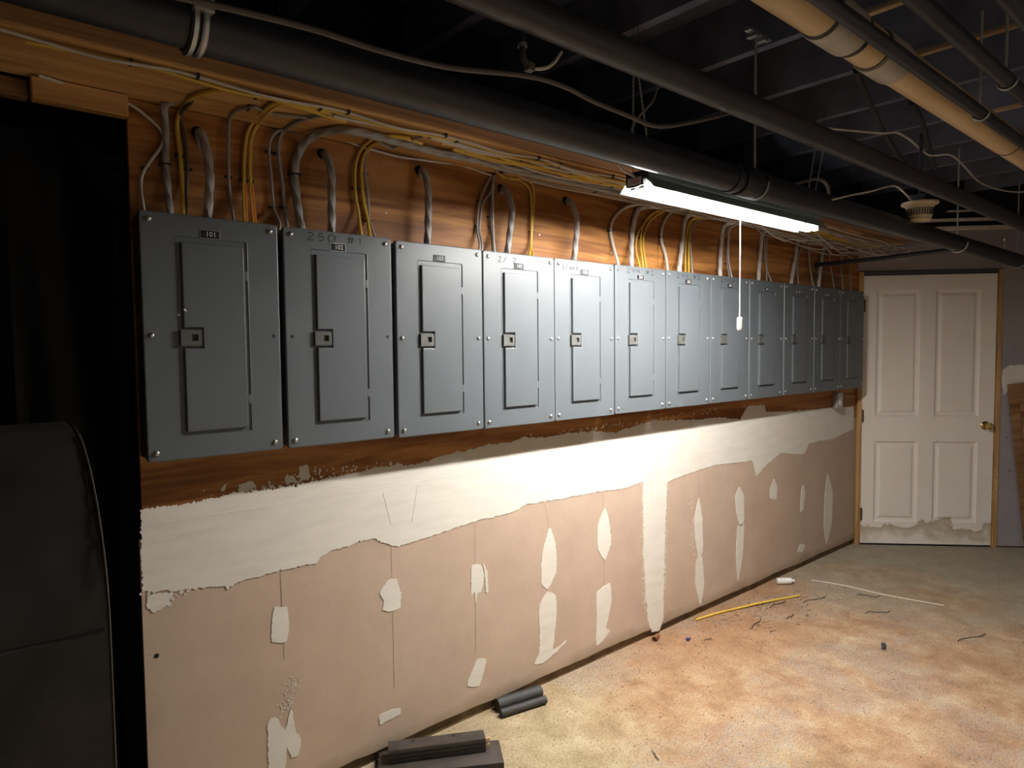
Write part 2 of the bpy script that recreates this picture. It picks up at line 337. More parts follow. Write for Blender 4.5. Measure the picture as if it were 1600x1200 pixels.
# ---- measured outlines and runs (metres, world space)
CAB=[
    ('branch_cable', 'cable_white', 0.0045, 0, 'thin white cable looping beside the panel plated 101, nearest the left plywood edge', [[0.249, -0.054, 2.232], [0.368, -0.012, 2.232], [0.46, -0.014, 2.22], [0.52, -0.014, 2.183], [0.546, -0.014, 2.152], [0.541, -0.014, 2.118], [0.511, -0.014, 2.07], [0.488, -0.014, 2.025], [0.485, -0.014, 1.979], [0.482, -0.05, 1.915], [0.482, -0.05, 1.87]], [[0.499, -0.012, 2.05, 0]]),
    ('service_cable', 'cable_grey', 0.0095, 1, 'grey twisted service cable dropping straight from the soffit to panel 101', [[0.6, -0.03, 2.26], [0.551, -0.03, 2.23], [0.553, -0.02, 2.17], [0.552, -0.014, 2.071], [0.55, -0.03, 2.004], [0.549, -0.05, 1.915], [0.549, -0.05, 1.87]], [[0.55, -0.012, 2.068, 0]]),
    ('branch_cable', 'cable_yellow', 0.0065, 0, 'yellow cable bowing from the soffit onto the top of panel 101', [[1.047, -0.25, 2.232], [0.85, -0.275, 2.232], [0.724, -0.267, 2.232], [0.667, -0.257, 2.232], [0.62, -0.219, 2.232], [0.594, -0.149, 2.232], [0.6, -0.014, 2.24], [0.587, -0.014, 2.202], [0.586, -0.014, 2.165], [0.591, -0.014, 2.102], [0.593, -0.014, 2.023], [0.584, -0.05, 1.915], [0.584, -0.05, 1.87]], [[0.591, -0.012, 2.1, 0], [0.724, -0.267, 2.232, 1]]),
    ('branch_cable', 'cable_brown', 0.0055, 0, 'dark grey-brown cable running close beside the bowed yellow cable of panel 101', [[0.601, -0.11, 2.232], [0.598, -0.014, 2.221], [0.602, -0.014, 2.172], [0.607, -0.014, 2.123], [0.61, -0.014, 2.068], [0.605, -0.014, 1.996], [0.589, -0.05, 1.915], [0.589, -0.05, 1.87]], [[0.613, -0.012, 2.065, 0]]),
    ('service_cable', 'cable_grey', 0.0125, 1, 'thick grey service cable emerging from the plywood hole above panel 101', [[0.655, 0.02, 2.13], [0.646, -0.02, 2.176], [0.649, -0.05, 2.141], [0.655, -0.06, 2.088], [0.657, -0.06, 2.023], [0.648, -0.06, 1.915], [0.648, -0.06, 1.87]], []),
    ('branch_cable', 'cable_grey', 0.005, 0, 'single grey cable with one black staple above the right side of panel 101', [[0.91, -0.184, 2.232], [0.841, -0.157, 2.232], [0.8, -0.152, 2.232], [0.758, -0.173, 2.232], [0.739, -0.151, 2.232], [0.724, -0.104, 2.232], [0.737, -0.014, 2.236], [0.732, -0.014, 2.198], [0.728, -0.014, 2.058], [0.733, -0.014, 1.991], [0.727, -0.05, 1.915], [0.727, -0.05, 1.87]], [[0.73, -0.012, 2.061, 0], [0.743, -0.154, 2.232, 1]]),
    ('branch_cable', 'cable_yellow', 0.006, 2, 'left one of the two yellow cables with orange ends entering panel 101', [[0.965, -0.243, 2.232], [0.813, -0.271, 2.232], [0.787, -0.243, 2.232], [0.785, -0.168, 2.232], [0.814, -0.014, 2.248], [0.79, -0.014, 2.206], [0.779, -0.014, 2.145], [0.774, -0.014, 2.06], [0.762, -0.05, 1.915], [0.762, -0.05, 1.87]], [[0.775, -0.012, 2.058, 0]]),
    ('branch_cable', 'cable_yellow', 0.006, 2, 'right one of the two yellow cables with orange ends entering panel 101', [[1.016, -0.225, 2.232], [0.829, -0.257, 2.232], [0.801, -0.228, 2.232], [0.802, -0.147, 2.232], [0.827, -0.014, 2.243], [0.804, -0.014, 2.199], [0.796, -0.014, 2.142], [0.794, -0.014, 2.057], [0.789, -0.05, 1.915], [0.789, -0.05, 1.87]], [[0.795, -0.012, 2.057, 0]]),
    ('branch_cable', 'cable_grey', 0.005, 0, 'left grey cable of the stapled pair above the gap between panels 101 and 102', [[1.031, -0.014, 2.245], [0.964, -0.014, 2.246], [0.899, -0.014, 2.235], [0.869, -0.014, 2.209], [0.856, -0.014, 2.169], [0.86, -0.014, 2.093], [0.867, -0.014, 1.983], [0.866, -0.06, 1.921], [0.842, -0.06, 1.86]], [[0.858, -0.012, 2.159, 0], [0.866, -0.012, 1.985, 0]]),
    ('branch_cable', 'cable_grey', 0.006, 0, 'right grey cable of the stapled pair above the gap between panels 101 and 102', [[1.035, -0.271, 2.232], [0.962, -0.27, 2.232], [0.922, -0.201, 2.232], [0.902, -0.117, 2.232], [0.908, -0.014, 2.235], [0.89, -0.014, 2.199], [0.887, -0.014, 2.154], [0.897, -0.014, 2.058], [0.903, -0.014, 1.977], [0.895, -0.05, 1.915], [0.895, -0.05, 1.87]], [[0.885, -0.012, 2.158, 0], [0.9, -0.012, 1.989, 0]]),
    ('service_cable', 'cable_grey', 0.0125, 1, 'long grey service cable arching from the panel with 250 #1 and along the soffit', [[2.9, -0.115, 2.228], [2.465, -0.145, 2.222], [2.157, -0.154, 2.222], [1.9, -0.149, 2.222], [1.724, -0.145, 2.222], [1.571, -0.17, 2.222], [1.451, -0.158, 2.222], [1.337, -0.166, 2.222], [1.232, -0.175, 2.222], [1.135, -0.184, 2.222], [1.049, -0.182, 2.222], [1.006, -0.122, 2.226], [0.982, -0.06, 2.22], [0.964, -0.02, 2.193], [0.945, -0.016, 2.147], [0.938, -0.016, 2.101], [0.939, -0.02, 2.043], [0.937, -0.04, 1.973], [0.942, -0.05, 1.915], [0.942, -0.05, 1.87]], [[0.937, -0.012, 2.1, 0]]),
    ('service_cable', 'cable_grey', 0.0125, 1, 'thick grey service cable from the plywood hole above the plate reading 102', [[1.083, 0.02, 2.165], [1.043, -0.02, 2.184], [1.043, -0.05, 2.153], [1.046, -0.06, 2.103], [1.044, -0.06, 2.023], [1.042, -0.06, 1.915], [1.042, -0.06, 1.87]], []),
    ('branch_cable', 'cable_yellow', 0.0055, 0, 'leftmost yellow cable of the trio entering the right of panel 102', [[1.255, -0.214, 2.232], [1.179, -0.178, 2.232], [1.17, -0.1, 2.232], [1.182, -0.014, 2.224], [1.162, -0.014, 2.176], [1.156, -0.014, 2.129], [1.157, -0.014, 2.068], [1.167, -0.014, 2.005], [1.158, -0.05, 1.915], [1.158, -0.05, 1.87]], [[1.158, -0.012, 2.086, 0]]),
    ('branch_cable', 'cable_yellow', 0.006, 0, 'middle yellow cable of the trio entering the right of panel 102', [[1.323, -0.187, 2.232], [1.218, -0.193, 2.232], [1.197, -0.104, 2.232], [1.208, -0.014, 2.228], [1.186, -0.014, 2.18], [1.182, -0.014, 2.114], [1.188, -0.014, 2.05], [1.202, -0.014, 1.987], [1.191, -0.05, 1.915], [1.191, -0.05, 1.87]], [[1.183, -0.012, 2.087, 0]]),
    ('branch_cable', 'cable_grey', 0.005, 0, 'grey cable with two blue-black staples right of the yellow trio above panel 102', [[1.284, -0.247, 2.232], [1.27, -0.163, 2.232], [1.272, -0.079, 2.232], [1.236, -0.088, 2.232], [1.201, -0.098, 2.232], [1.218, -0.014, 2.235], [1.199, -0.014, 2.191], [1.198, -0.014, 2.136], [1.206, -0.014, 2.066], [1.21, -0.014, 1.988], [1.211, -0.05, 1.915], [1.211, -0.05, 1.87]], [[1.199, -0.012, 2.145, 0], [1.213, -0.012, 1.982, 0]]),
    ('branch_cable', 'cable_white', 0.0042, 0, 'thin white cable sagging along the top edge of the plywood above panels 103 and 105', [[1.031, -0.014, 2.249], [1.117, -0.014, 2.244], [1.183, -0.014, 2.235], [1.23, -0.014, 2.232], [1.332, -0.014, 2.226], [1.437, -0.014, 2.232], [1.549, -0.014, 2.239], [1.607, -0.014, 2.244], [1.692, -0.014, 2.236], [1.77, -0.014, 2.228]], [[1.608, -0.012, 2.245, 0]]),
    ('service_cable', 'cable_grey', 0.0125, 1, 'lone grey service cable looping from a plywood hole into panel 103', [[1.448, 0.02, 2.16], [1.43, -0.02, 2.192], [1.429, -0.05, 2.156], [1.43, -0.06, 2.098], [1.428, -0.06, 2.007], [1.423, -0.06, 1.915], [1.423, -0.06, 1.87]], []),
    ('branch_cable', 'cable_grey', 0.0045, 0, 'outermost left cable of the grey pair splaying into the gap left of panel 105', [[1.786, -0.084, 2.232], [1.787, -0.014, 2.241], [1.743, -0.014, 2.186], [1.713, -0.014, 2.128], [1.695, -0.014, 2.062], [1.694, -0.014, 1.996], [1.675, -0.05, 1.919], [1.62, -0.05, 1.86]], [[1.699, -0.012, 2.015, 0]]),
    ('branch_cable', 'cable_grey', 0.0045, 0, 'inner cable of the grey pair splaying into the gap left of panel 105', [[1.797, -0.079, 2.232], [1.791, -0.014, 2.236], [1.763, -0.014, 2.16], [1.722, -0.014, 2.109], [1.708, -0.014, 2.041], [1.704, -0.014, 1.997], [1.688, -0.05, 1.921], [1.632, -0.05, 1.86]], [[1.711, -0.012, 2.118, 0]]),
    ('branch_cable', 'cable_white', 0.0045, 0, 'pale cable hanging straight down with one staple over the left of panel 105', [[1.794, -0.09, 2.232], [1.787, -0.014, 2.238], [1.776, -0.014, 2.162], [1.775, -0.014, 2.072], [1.777, -0.014, 1.982], [1.753, -0.05, 1.915], [1.753, -0.05, 1.87]], [[1.776, -0.012, 2.023, 0]]),
    ('branch_cable', 'cable_brown', 0.0045, 0, 'dark cable behind the straight pale one over the left of panel 105', [[1.782, -0.081, 2.232], [1.777, -0.014, 2.227], [1.763, -0.014, 2.16], [1.761, -0.014, 2.07], [1.767, -0.014, 1.994], [1.743, -0.05, 1.915], [1.743, -0.05, 1.87]], [[1.763, -0.012, 2.061, 0]]),
    ('service_cable', 'cable_grey', 0.0125, 1, 'grey twisted service cable from the plywood hole above panel 105', [[1.84, 0.02, 2.165], [1.829, -0.02, 2.182], [1.831, -0.05, 2.148], [1.839, -0.06, 2.098], [1.831, -0.06, 2.028], [1.812, -0.06, 1.915], [1.812, -0.06, 1.87]], []),
    ('branch_cable', 'cable_yellow', 0.0045, 0, 'outer yellow cable of the forked pair entering the right of panel 105', [[1.756, -0.06, 2.232], [1.832, -0.017, 2.232], [1.89, -0.023, 2.232], [1.934, -0.014, 2.241], [1.974, -0.014, 2.236], [2.0, -0.014, 2.216], [2.003, -0.014, 2.148], [1.994, -0.014, 2.052], [1.986, -0.014, 1.965], [1.963, -0.05, 1.915], [1.963, -0.05, 1.87]], [[2.005, -0.012, 2.149, 0], [1.996, -0.012, 2.026, 0]]),
    ('branch_cable', 'cable_yellow', 0.0045, 0, 'inner yellow cable of the forked pair entering the right of panel 105', [[1.773, -0.048, 2.232], [1.857, 0.004, 2.232], [1.902, -0.014, 2.23], [1.927, -0.014, 2.231], [1.974, -0.014, 2.209], [1.988, -0.014, 2.168], [1.987, -0.014, 2.052], [1.982, -0.014, 1.964], [1.941, -0.05, 1.915], [1.941, -0.05, 1.87]], [[1.925, -0.012, 2.234, 0]]),
    ('branch_cable', 'cable_white', 0.0042, 0, 'thin white cable following the plywood top edge above panels 105 and 106', [[1.934, -0.014, 2.241], [1.992, -0.014, 2.236], [2.162, -0.014, 2.234], [2.384, -0.014, 2.237], [2.538, -0.014, 2.237], [2.722, -0.014, 2.237], [2.932, -0.014, 2.231], [3.28, -0.014, 2.233]], [[2.404, -0.012, 2.24, 0]]),
    ('service_cable', 'cable_grey', 0.0125, 1, 'grey service cable from the plywood hole above the panel marked blank', [[2.245, 0.02, 2.185], [2.208, -0.02, 2.183], [2.209, -0.05, 2.153], [2.219, -0.06, 2.107], [2.219, -0.06, 2.045], [2.201, -0.06, 1.915], [2.201, -0.06, 1.87]], []),
    ('branch_cable', 'cable_white', 0.0075, 0, 'white cable arching down to the left corner of the first panel marked 244', [[2.894, -0.12, 2.232], [2.723, -0.061, 2.232], [2.614, -0.014, 2.207], [2.529, -0.014, 2.148], [2.5, -0.014, 2.084], [2.519, -0.014, 2.013], [2.514, -0.05, 1.915], [2.514, -0.05, 1.87]], [[2.503, -0.012, 2.081, 0]]),
    ('service_cable', 'cable_white', 0.0115, 1, 'thick pale service cable entering the first panel marked 244', [[2.818, -0.059, 2.232], [2.722, -0.014, 2.215], [2.673, -0.014, 2.14], [2.658, -0.014, 2.051], [2.609, -0.05, 1.915], [2.609, -0.05, 1.87]], []),
    ('branch_cable', 'cable_yellow', 0.0045, 0, 'left of the three yellow cables entering the first panel marked 244', [[2.952, -0.086, 2.232], [2.878, -0.014, 2.231], [2.743, -0.014, 2.135], [2.697, -0.014, 2.067], [2.692, -0.014, 2.004], [2.677, -0.05, 1.915], [2.677, -0.05, 1.87]], []),
    ('branch_cable', 'cable_yellow', 0.0045, 0, 'middle of the three yellow cables entering the first panel marked 244', [[2.882, -0.051, 2.232], [2.784, -0.014, 2.178], [2.728, -0.014, 2.07], [2.702, -0.05, 1.915], [2.702, -0.05, 1.87]], [[2.725, -0.012, 2.07, 0]]),
    ('branch_cable', 'cable_yellow', 0.0045, 0, 'right of the three yellow cables entering the first panel marked 244', [[2.897, -0.063, 2.232], [2.804, -0.014, 2.164], [2.748, -0.014, 2.059], [2.727, -0.05, 1.915], [2.727, -0.05, 1.87]], []),
    ('branch_cable', 'cable_white', 0.0075, 0, 'white cable bending down at the left corner of the second panel marked 244', [[3.168, -0.088, 2.232], [3.02, -0.014, 2.242], [2.921, -0.014, 2.174], [2.894, -0.014, 2.086], [2.933, -0.014, 1.998], [2.9, -0.05, 1.915], [2.9, -0.05, 1.87]], [[2.897, -0.012, 2.09, 0]]),
    ('service_cable', 'cable_white', 0.0115, 1, 'thick pale service cable entering the second panel marked 244', [[3.257, -0.069, 2.232], [3.124, -0.014, 2.224], [3.078, -0.014, 2.077], [2.999, -0.05, 1.915], [2.999, -0.05, 1.87]], []),
    ('branch_cable', 'cable_yellow', 0.0045, 0, 'left of the three thin cables entering the second panel marked 244', [[3.274, -0.082, 2.232], [3.159, -0.014, 2.208], [3.113, -0.014, 2.081], [3.056, -0.05, 1.915], [3.056, -0.05, 1.87]], []),
    ('branch_cable', 'cable_yellow', 0.0045, 0, 'middle of the three thin cables entering the second panel marked 244', [[3.301, -0.08, 2.232], [3.183, -0.014, 2.211], [3.142, -0.014, 2.118], [3.085, -0.05, 1.915], [3.085, -0.05, 1.87]], [[3.145, -0.012, 2.07, 0]]),
    ('branch_cable', 'cable_grey', 0.0045, 0, 'right of the three thin cables entering the second panel marked 244', [[3.329, -0.079, 2.232], [3.207, -0.014, 2.207], [3.154, -0.014, 2.112], [3.12, -0.05, 1.915], [3.12, -0.05, 1.87]], []),
    ('service_cable', 'cable_white', 0.011, 1, 'pale service cable entering the panel behind the pull cord', [[3.549, -0.108, 2.232], [3.491, -0.014, 2.217], [3.453, -0.014, 2.112], [3.384, -0.05, 1.915], [3.384, -0.05, 1.87]], []),
    ('branch_cable', 'cable_grey', 0.004, 0, 'left thin cable of the stapled pair entering the panel behind the pull cord', [[3.615, -0.11, 2.232], [3.545, -0.014, 2.223], [3.519, -0.014, 2.14], [3.514, -0.014, 2.009], [3.483, -0.05, 1.915], [3.483, -0.05, 1.87]], [[3.522, -0.012, 2.141, 0], [3.517, -0.012, 2.002, 0]]),
    ('branch_cable', 'cable_white', 0.004, 0, 'right thin cable of the stapled pair entering the panel behind the pull cord', [[3.63, -0.121, 2.232], [3.565, -0.014, 2.218], [3.532, -0.014, 2.134], [3.534, -0.014, 2.01], [3.509, -0.05, 1.915], [3.509, -0.05, 1.87]], []),
    ('service_cable', 'cable_white', 0.011, 1, 'pale service cable entering the fourth panel from the door', [[3.946, -0.13, 2.232], [3.926, -0.014, 2.227], [3.889, -0.014, 2.134], [3.798, -0.05, 1.915], [3.798, -0.05, 1.87]], []),
    ('branch_cable', 'cable_grey', 0.004, 0, 'thin cable hooking right into the fourth panel from the door', [[3.99, -0.136, 2.232], [3.957, -0.014, 2.222], [3.935, -0.014, 2.138], [3.953, -0.014, 2.014], [3.958, -0.05, 1.915], [3.958, -0.05, 1.87]], []),
    ('branch_cable', 'cable_grey', 0.004, 0, 'thin straight cable entering the fourth panel from the door', [[3.996, -0.141, 2.232], [3.988, -0.014, 2.225], [3.958, -0.014, 2.12], [3.896, -0.05, 1.915], [3.896, -0.05, 1.87]], []),
    ('service_cable', 'cable_white', 0.011, 1, 'pale service cable entering the third panel from the door', [[4.355, -0.155, 2.232], [4.376, -0.014, 2.224], [4.327, -0.014, 2.103], [4.2, -0.05, 1.915], [4.2, -0.05, 1.87]], []),
    ('branch_cable', 'cable_grey', 0.004, 0, 'thin cable entering the third panel from the door', [[4.4, -0.158, 2.232], [4.456, -0.014, 2.215], [4.354, -0.014, 2.072], [4.302, -0.05, 1.915], [4.302, -0.05, 1.87]], []),
    ('branch_cable', 'cable_grey', 0.006, 0, 'grey cable curving into the right of the third panel from the door', [[4.447, -0.195, 2.232], [4.547, -0.014, 2.215], [4.512, -0.014, 2.148], [4.533, -0.014, 2.043], [4.507, -0.05, 1.915], [4.507, -0.05, 1.87]], []),
    ('service_cable', 'cable_white', 0.011, 1, 'pale service cable entering the second panel from the door', [[4.642, -0.151, 2.232], [4.756, -0.014, 2.216], [4.7, -0.014, 2.133], [4.581, -0.05, 1.915], [4.581, -0.05, 1.87]], []),
    ('branch_cable', 'cable_grey', 0.004, 0, 'thin cable entering the second panel from the door', [[4.74, -0.159, 2.232], [4.835, -0.014, 2.197], [4.828, -0.014, 2.107], [4.823, -0.05, 1.915], [4.823, -0.05, 1.87]], []),
    ('branch_cable', 'cable_grey', 0.005, 0, 'grey cable entering the panel nearest the door', [[4.91, -0.148, 2.232], [5.041, -0.014, 2.197], [5.001, -0.014, 2.12], [4.966, -0.05, 1.915], [4.966, -0.05, 1.87]], []),
    ('branch_cable', 'cable_grey', 0.004, 0, 'thin cable slanting into the right of the panel nearest the door', [[5.005, -0.147, 2.232], [5.17, -0.014, 2.189], [5.151, -0.014, 2.108], [5.093, -0.05, 1.915], [5.093, -0.05, 1.87]], []),
]
BAND=[[0.454, 1.069], [0.481, 1.072], [0.559, 1.065], [0.613, 1.07], [0.67, 1.075], [0.728, 1.079], [0.83, 1.072], [0.939, 1.076], [1.055, 1.087], [1.153, 1.092], [1.231, 1.099], [1.325, 1.099], [1.395, 1.086], [1.483, 1.105], [1.607, 1.115], [1.738, 1.13], [1.878, 1.129], [1.933, 1.141], [2.066, 1.128], [2.187, 1.135], [2.38, 1.132], [2.542, 1.109], [2.664, 1.124], [2.845, 1.146], [3.187, 1.123], [3.493, 1.115], [3.688, 1.085], [3.774, 1.164], [3.971, 1.16], [3.988, 1.11], [4.353, 1.094], [4.924, 1.079], [5.291, 1.06], [5.297, 0.894], [4.931, 0.851], [4.577, 0.858], [4.505, 0.786], [4.188, 0.829], [4.026, 0.781], [3.886, 0.718], [3.839, 0.819], [3.443, 0.843], [3.141, 0.826], [2.967, 0.807], [2.951, 0.578], [2.94, 0.303], [2.935, 0.06], [2.902, 0.017], [2.836, 0.029], [2.804, 0.096], [2.782, 0.272], [2.766, 0.478], [2.766, 0.678], [2.756, 0.836], [2.599, 0.822], [2.503, 0.83], [2.286, 0.837], [2.103, 0.841], [1.963, 0.846], [1.86, 0.823], [1.734, 0.823], [1.654, 0.821], [1.514, 0.805], [1.361, 0.794], [1.294, 0.793], [1.24, 0.818], [1.209, 0.843], [1.048, 0.829], [1.01, 0.819], [0.981, 0.798], [0.856, 0.799], [0.723, 0.796], [0.691, 0.779], [0.668, 0.793], [0.565, 0.81], [0.536, 0.809], [0.45, 0.83]]
PATCH=[[[0.836, 0.68], [0.877, 0.673], [0.884, 0.634], [0.878, 0.56], [0.858, 0.557], [0.826, 0.569], [0.825, 0.608]], [[0.804, 0.302], [0.83, 0.314], [0.861, 0.258], [0.885, 0.327], [0.898, 0.233], [0.913, 0.216], [0.907, 0.151], [0.88, 0.155], [0.866, 0.201], [0.857, 0.127], [0.823, 0.087], [0.803, 0.15]], [[1.228, 0.637], [1.261, 0.67], [1.302, 0.67], [1.32, 0.602], [1.311, 0.555], [1.272, 0.553], [1.237, 0.567], [1.246, 0.596]], [[1.218, 0.179], [1.305, 0.172], [1.302, 0.148], [1.22, 0.14]], [[1.654, 0.639], [1.681, 0.643], [1.704, 0.63], [1.717, 0.584], [1.702, 0.52], [1.679, 0.518], [1.671, 0.474], [1.666, 0.529], [1.649, 0.525]], [[1.711, 0.64], [1.731, 0.608], [1.739, 0.511], [1.726, 0.515], [1.723, 0.583]], [[1.674, 0.245], [1.725, 0.226], [1.683, 0.128], [1.623, 0.153]], [[2.098, 0.717], [2.133, 0.636], [2.136, 0.518], [2.107, 0.465], [2.079, 0.437], [2.044, 0.474], [2.041, 0.568], [2.061, 0.651]], [[2.079, 0.428], [2.131, 0.4], [2.135, 0.31], [2.113, 0.152], [2.2, 0.171], [2.179, 0.153], [2.056, 0.11], [1.997, 0.12], [2.025, 0.164], [2.03, 0.265], [2.027, 0.382]], [[2.47, 0.75], [2.507, 0.658], [2.511, 0.562], [2.469, 0.491], [2.418, 0.555], [2.419, 0.674]], [[2.408, 0.347], [2.506, 0.368], [2.515, 0.272], [2.477, 0.154], [2.505, 0.13], [2.444, 0.09], [2.402, 0.09], [2.407, 0.237]], [[3.264, 0.676], [3.296, 0.553], [3.304, 0.368], [3.26, 0.333], [3.228, 0.456], [3.221, 0.566]], [[3.242, 0.325], [3.298, 0.332], [3.319, 0.16], [3.281, 0.058], [3.23, 0.2]], [[3.686, 0.681], [3.738, 0.615], [3.74, 0.457], [3.697, 0.437], [3.653, 0.531], [3.644, 0.629]], [[3.668, 0.438], [3.741, 0.437], [3.729, 0.241], [3.68, 0.101], [3.656, 0.256]], [[4.1, 0.673], [4.143, 0.617], [4.136, 0.534], [4.054, 0.555], [4.053, 0.609]], [[4.501, 0.58], [4.53, 0.518], [4.505, 0.411], [4.46, 0.396], [4.474, 0.548]], [[4.867, 0.607], [4.954, 0.455], [4.941, 0.222], [4.863, 0.096], [4.818, 0.244], [4.831, 0.474]], [[4.466, 0.174], [4.54, 0.151], [4.504, 0.113], [4.431, 0.129]], [[0.463, 0.812], [0.497, 0.811], [0.529, 0.803], [0.517, 0.773], [0.479, 0.758], [0.462, 0.781]], [[0.686, 1.109], [0.7, 1.113], [0.689, 1.088], [0.676, 1.09]], [[0.733, 1.103], [0.773, 1.109], [0.789, 1.09], [0.758, 1.078], [0.736, 1.073]], [[0.936, 1.139], [0.963, 1.14], [0.971, 1.098], [0.943, 1.09], [0.931, 1.109]], [[0.884, 1.109], [0.913, 1.112], [0.921, 1.089], [0.89, 1.087]]]
PENCIL=[[[0.86, 0.792], [0.865, 0.498]], [[1.28, 0.793], [1.282, 0.257]], [[1.673, 0.82], [1.668, 0.274]], [[2.067, 0.838], [2.094, 0.703]], [[2.456, 0.824], [2.463, 0.126]], [[3.263, 0.814], [3.27, 0.675]]]
CEILCAB=[
    ('grey cable sagging along the front of the black pipe above the shop light', 0.006, 'cable_brown', [[0.256, -1.0, 2.077], [0.347, -1.0, 2.087], [0.541, -1.0, 2.101], [0.683, -1.0, 2.101], [0.849, -1.0, 2.111], [1.065, -1.0, 2.148], [1.189, -1.0, 2.154], [1.303, -1.0, 2.142], [1.441, -1.0, 2.136], [1.522, -1.0, 2.131], [1.594, -1.0, 2.142], [1.701, -1.0, 2.173], [1.85, -1.0, 2.223], [2.072, -1.0, 2.305]]),
    ('thin white cable dropping from the dark ceiling toward the tan drain pipe', 0.005, 'cable_white', [[3.011, -0.743, 2.5], [3.1, -0.76, 2.5], [3.228, -0.818, 2.5], [3.383, -0.896, 2.5], [3.419, -0.937, 2.5], [3.572, -0.939, 2.5], [3.914, -0.903, 2.5], [3.987, -0.918, 2.5], [4.04, -0.975, 2.5], [4.324, -0.953, 2.5], [4.839, -0.893, 2.5], [5.175, -0.908, 2.5], [5.369, -0.972, 2.5], [5.372, -1.064, 2.5]]),
    ('thin white cable reaching to the smoke detector', 0.004, 'cable_white', [[2.792, -0.93, 2.112], [2.971, -0.93, 2.155], [3.165, -0.93, 2.198], [3.34, -0.93, 2.243], [3.452, -0.93, 2.262], [3.547, -0.93, 2.249], [3.664, -0.93, 2.217]]),
    ('short white wire curling out of the hanging conduit stub', 0.004, 'cable_white', [[1.031, -1.05, 2.145], [1.048, -1.05, 2.144], [1.082, -1.05, 2.154], [1.11, -1.05, 2.174], [1.133, -1.05, 2.203]]),
    ('grey wire dangling beside the left hanging chains', 0.004, 'cable_grey', [[1.741, -0.86, 2.322], [1.719, -0.86, 2.278], [1.663, -0.86, 2.227], [1.627, -0.86, 2.188], [1.609, -0.86, 2.151]]),
    ('brown cable loop hanging behind the right hanging chains', 0.009, 'cable_brown', [[3.127, -0.6, 2.285], [3.254, -0.6, 2.322], [3.373, -0.6, 2.349], [3.457, -0.6, 2.34], [3.494, -0.6, 2.301], [3.497, -0.6, 2.205]]),
    ('white cord feeding the left end of the shop light', 0.004, 'cable_white', [[1.717, -0.725, 2.149], [1.723, -0.725, 2.113], [1.745, -0.725, 2.099], [1.787, -0.725, 2.091], [1.827, -0.725, 2.083]]),
    ('dark flexible conduit crossing under the ceiling near the tan drain pipe', 0.012, 'black_paint', [[2.597, -1.098, 2.52], [2.812, -1.038, 2.52], [3.312, -0.909, 2.52], [3.733, -0.81, 2.52], [4.157, -0.723, 2.52]]),
    ('second dark flexible conduit nearer the door under the ceiling', 0.012, 'black_paint', [[3.113, -1.107, 2.52], [3.411, -1.046, 2.52], [3.813, -0.943, 2.52], [4.399, -0.796, 2.52]]),
]
# ------------------------------------------------------------------ the setting
XC, ANG = 5.32618, 0.81928          # corner with the splayed end wall and its angle
ZS = 2.24                           # underside of the wooden soffit
fl = MB().box((-3, -3.4, -.12), (8.6, 1.4, 0)).build('floor', 'concrete_floor', smooth=False); struct(fl)
ce = MB().box((-3, -3.4, 2.85), (8.6, 1.4, 2.95)).build('ceiling', 'deck_hazed', smooth=False); struct(ce)
jm = MB().box((-.02, -3.3, 2.645), (.02, 1.3, 2.852)).mesh('joist', 'deck_hazed')
for i in range(-6, 13):
    link('joist', jm, ce, (2.44+.49*i, 0, 0))
struct(MB().box((-3, -3.4, 0), (8.6, -3.3, 2.85)).build('wall_front', 'plain_drywall', smooth=False))
struct(MB().box((-3.1, -3.4, 0), (-3, 1.4, 2.85)).build('wall_left', 'concrete_wall', smooth=False))
struct(MB().box((7.75, -3.3, 0), (7.85, -2.5, 2.85)).build('wall_right', 'concrete_wall', smooth=False))
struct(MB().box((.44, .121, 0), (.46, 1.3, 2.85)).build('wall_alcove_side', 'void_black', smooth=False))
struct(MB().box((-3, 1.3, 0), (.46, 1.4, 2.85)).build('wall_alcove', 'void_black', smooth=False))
# panel wall: plywood above, drywall below, compound over the joints
wb = empty('wall_back'); struct(wb)
for x0, x1 in ((.458, 2.886), (2.890, 5.33)):
    MB().box((x0, 0, .985), (x1, .018, ZS), .0015, 1).build('plywood_sheet', 'plywood', wb)
def drywall(x0, x1):
    pts = [(x0, .982), (x0, .05)]; n = int((x1-x0)/.06)
    for i in range(n+1):
        x = x0+(x1-x0)*i/n; pts.append((x, .046+.010*noise.noise((x*3, 2, 0))+.006*noise.noise((x*14, 5, 1))))
    pts += [(x1, .982)]
    MB().prism(pts, 1, .0135, 0).build('drywall_sheet', 'drywall_paper', wb, smooth=False)
drywall(.449, 2.886); drywall(2.889, 5.33)
MB().box((.47, .0145, 0), (5.33, .055, .095)).build('sill_plate', 'sill_brown', wb)
for x in (.50, .91, 1.31, 1.72, 2.13, 2.53, 2.94, 3.35, 3.75, 4.16, 4.57, 4.97):
    MB().box((x-.019, .0185, .096), (x+.019, .105, 2.235)).build('stud', 'sill_brown', wb)
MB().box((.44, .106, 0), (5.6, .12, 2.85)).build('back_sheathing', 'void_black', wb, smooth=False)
jc = MB().prism([tuple(p) for p in rough_outline(BAND, .0035, .010, 3.0)], 1, .0005, -.0022).build('joint_compound', 'joint_compound', wb, smooth=False)
for i, p in enumerate(PATCH):
    MB().prism([tuple(q) for q in rough_outline(soft_poly(p), .0025, .0055, 10.0+i*3.1)], 1, .0005, -.0018).build('compound_patch', 'joint_compound', wb, smooth=False)
for p in PENCIL:
    MB().ribbon(p, .0016, lambda a, b: (a, -.0006, b)).build('pencil_line', 'pencil', wb, smooth=False)
fk = MB()          # dry-brushed flecks along the compound edges
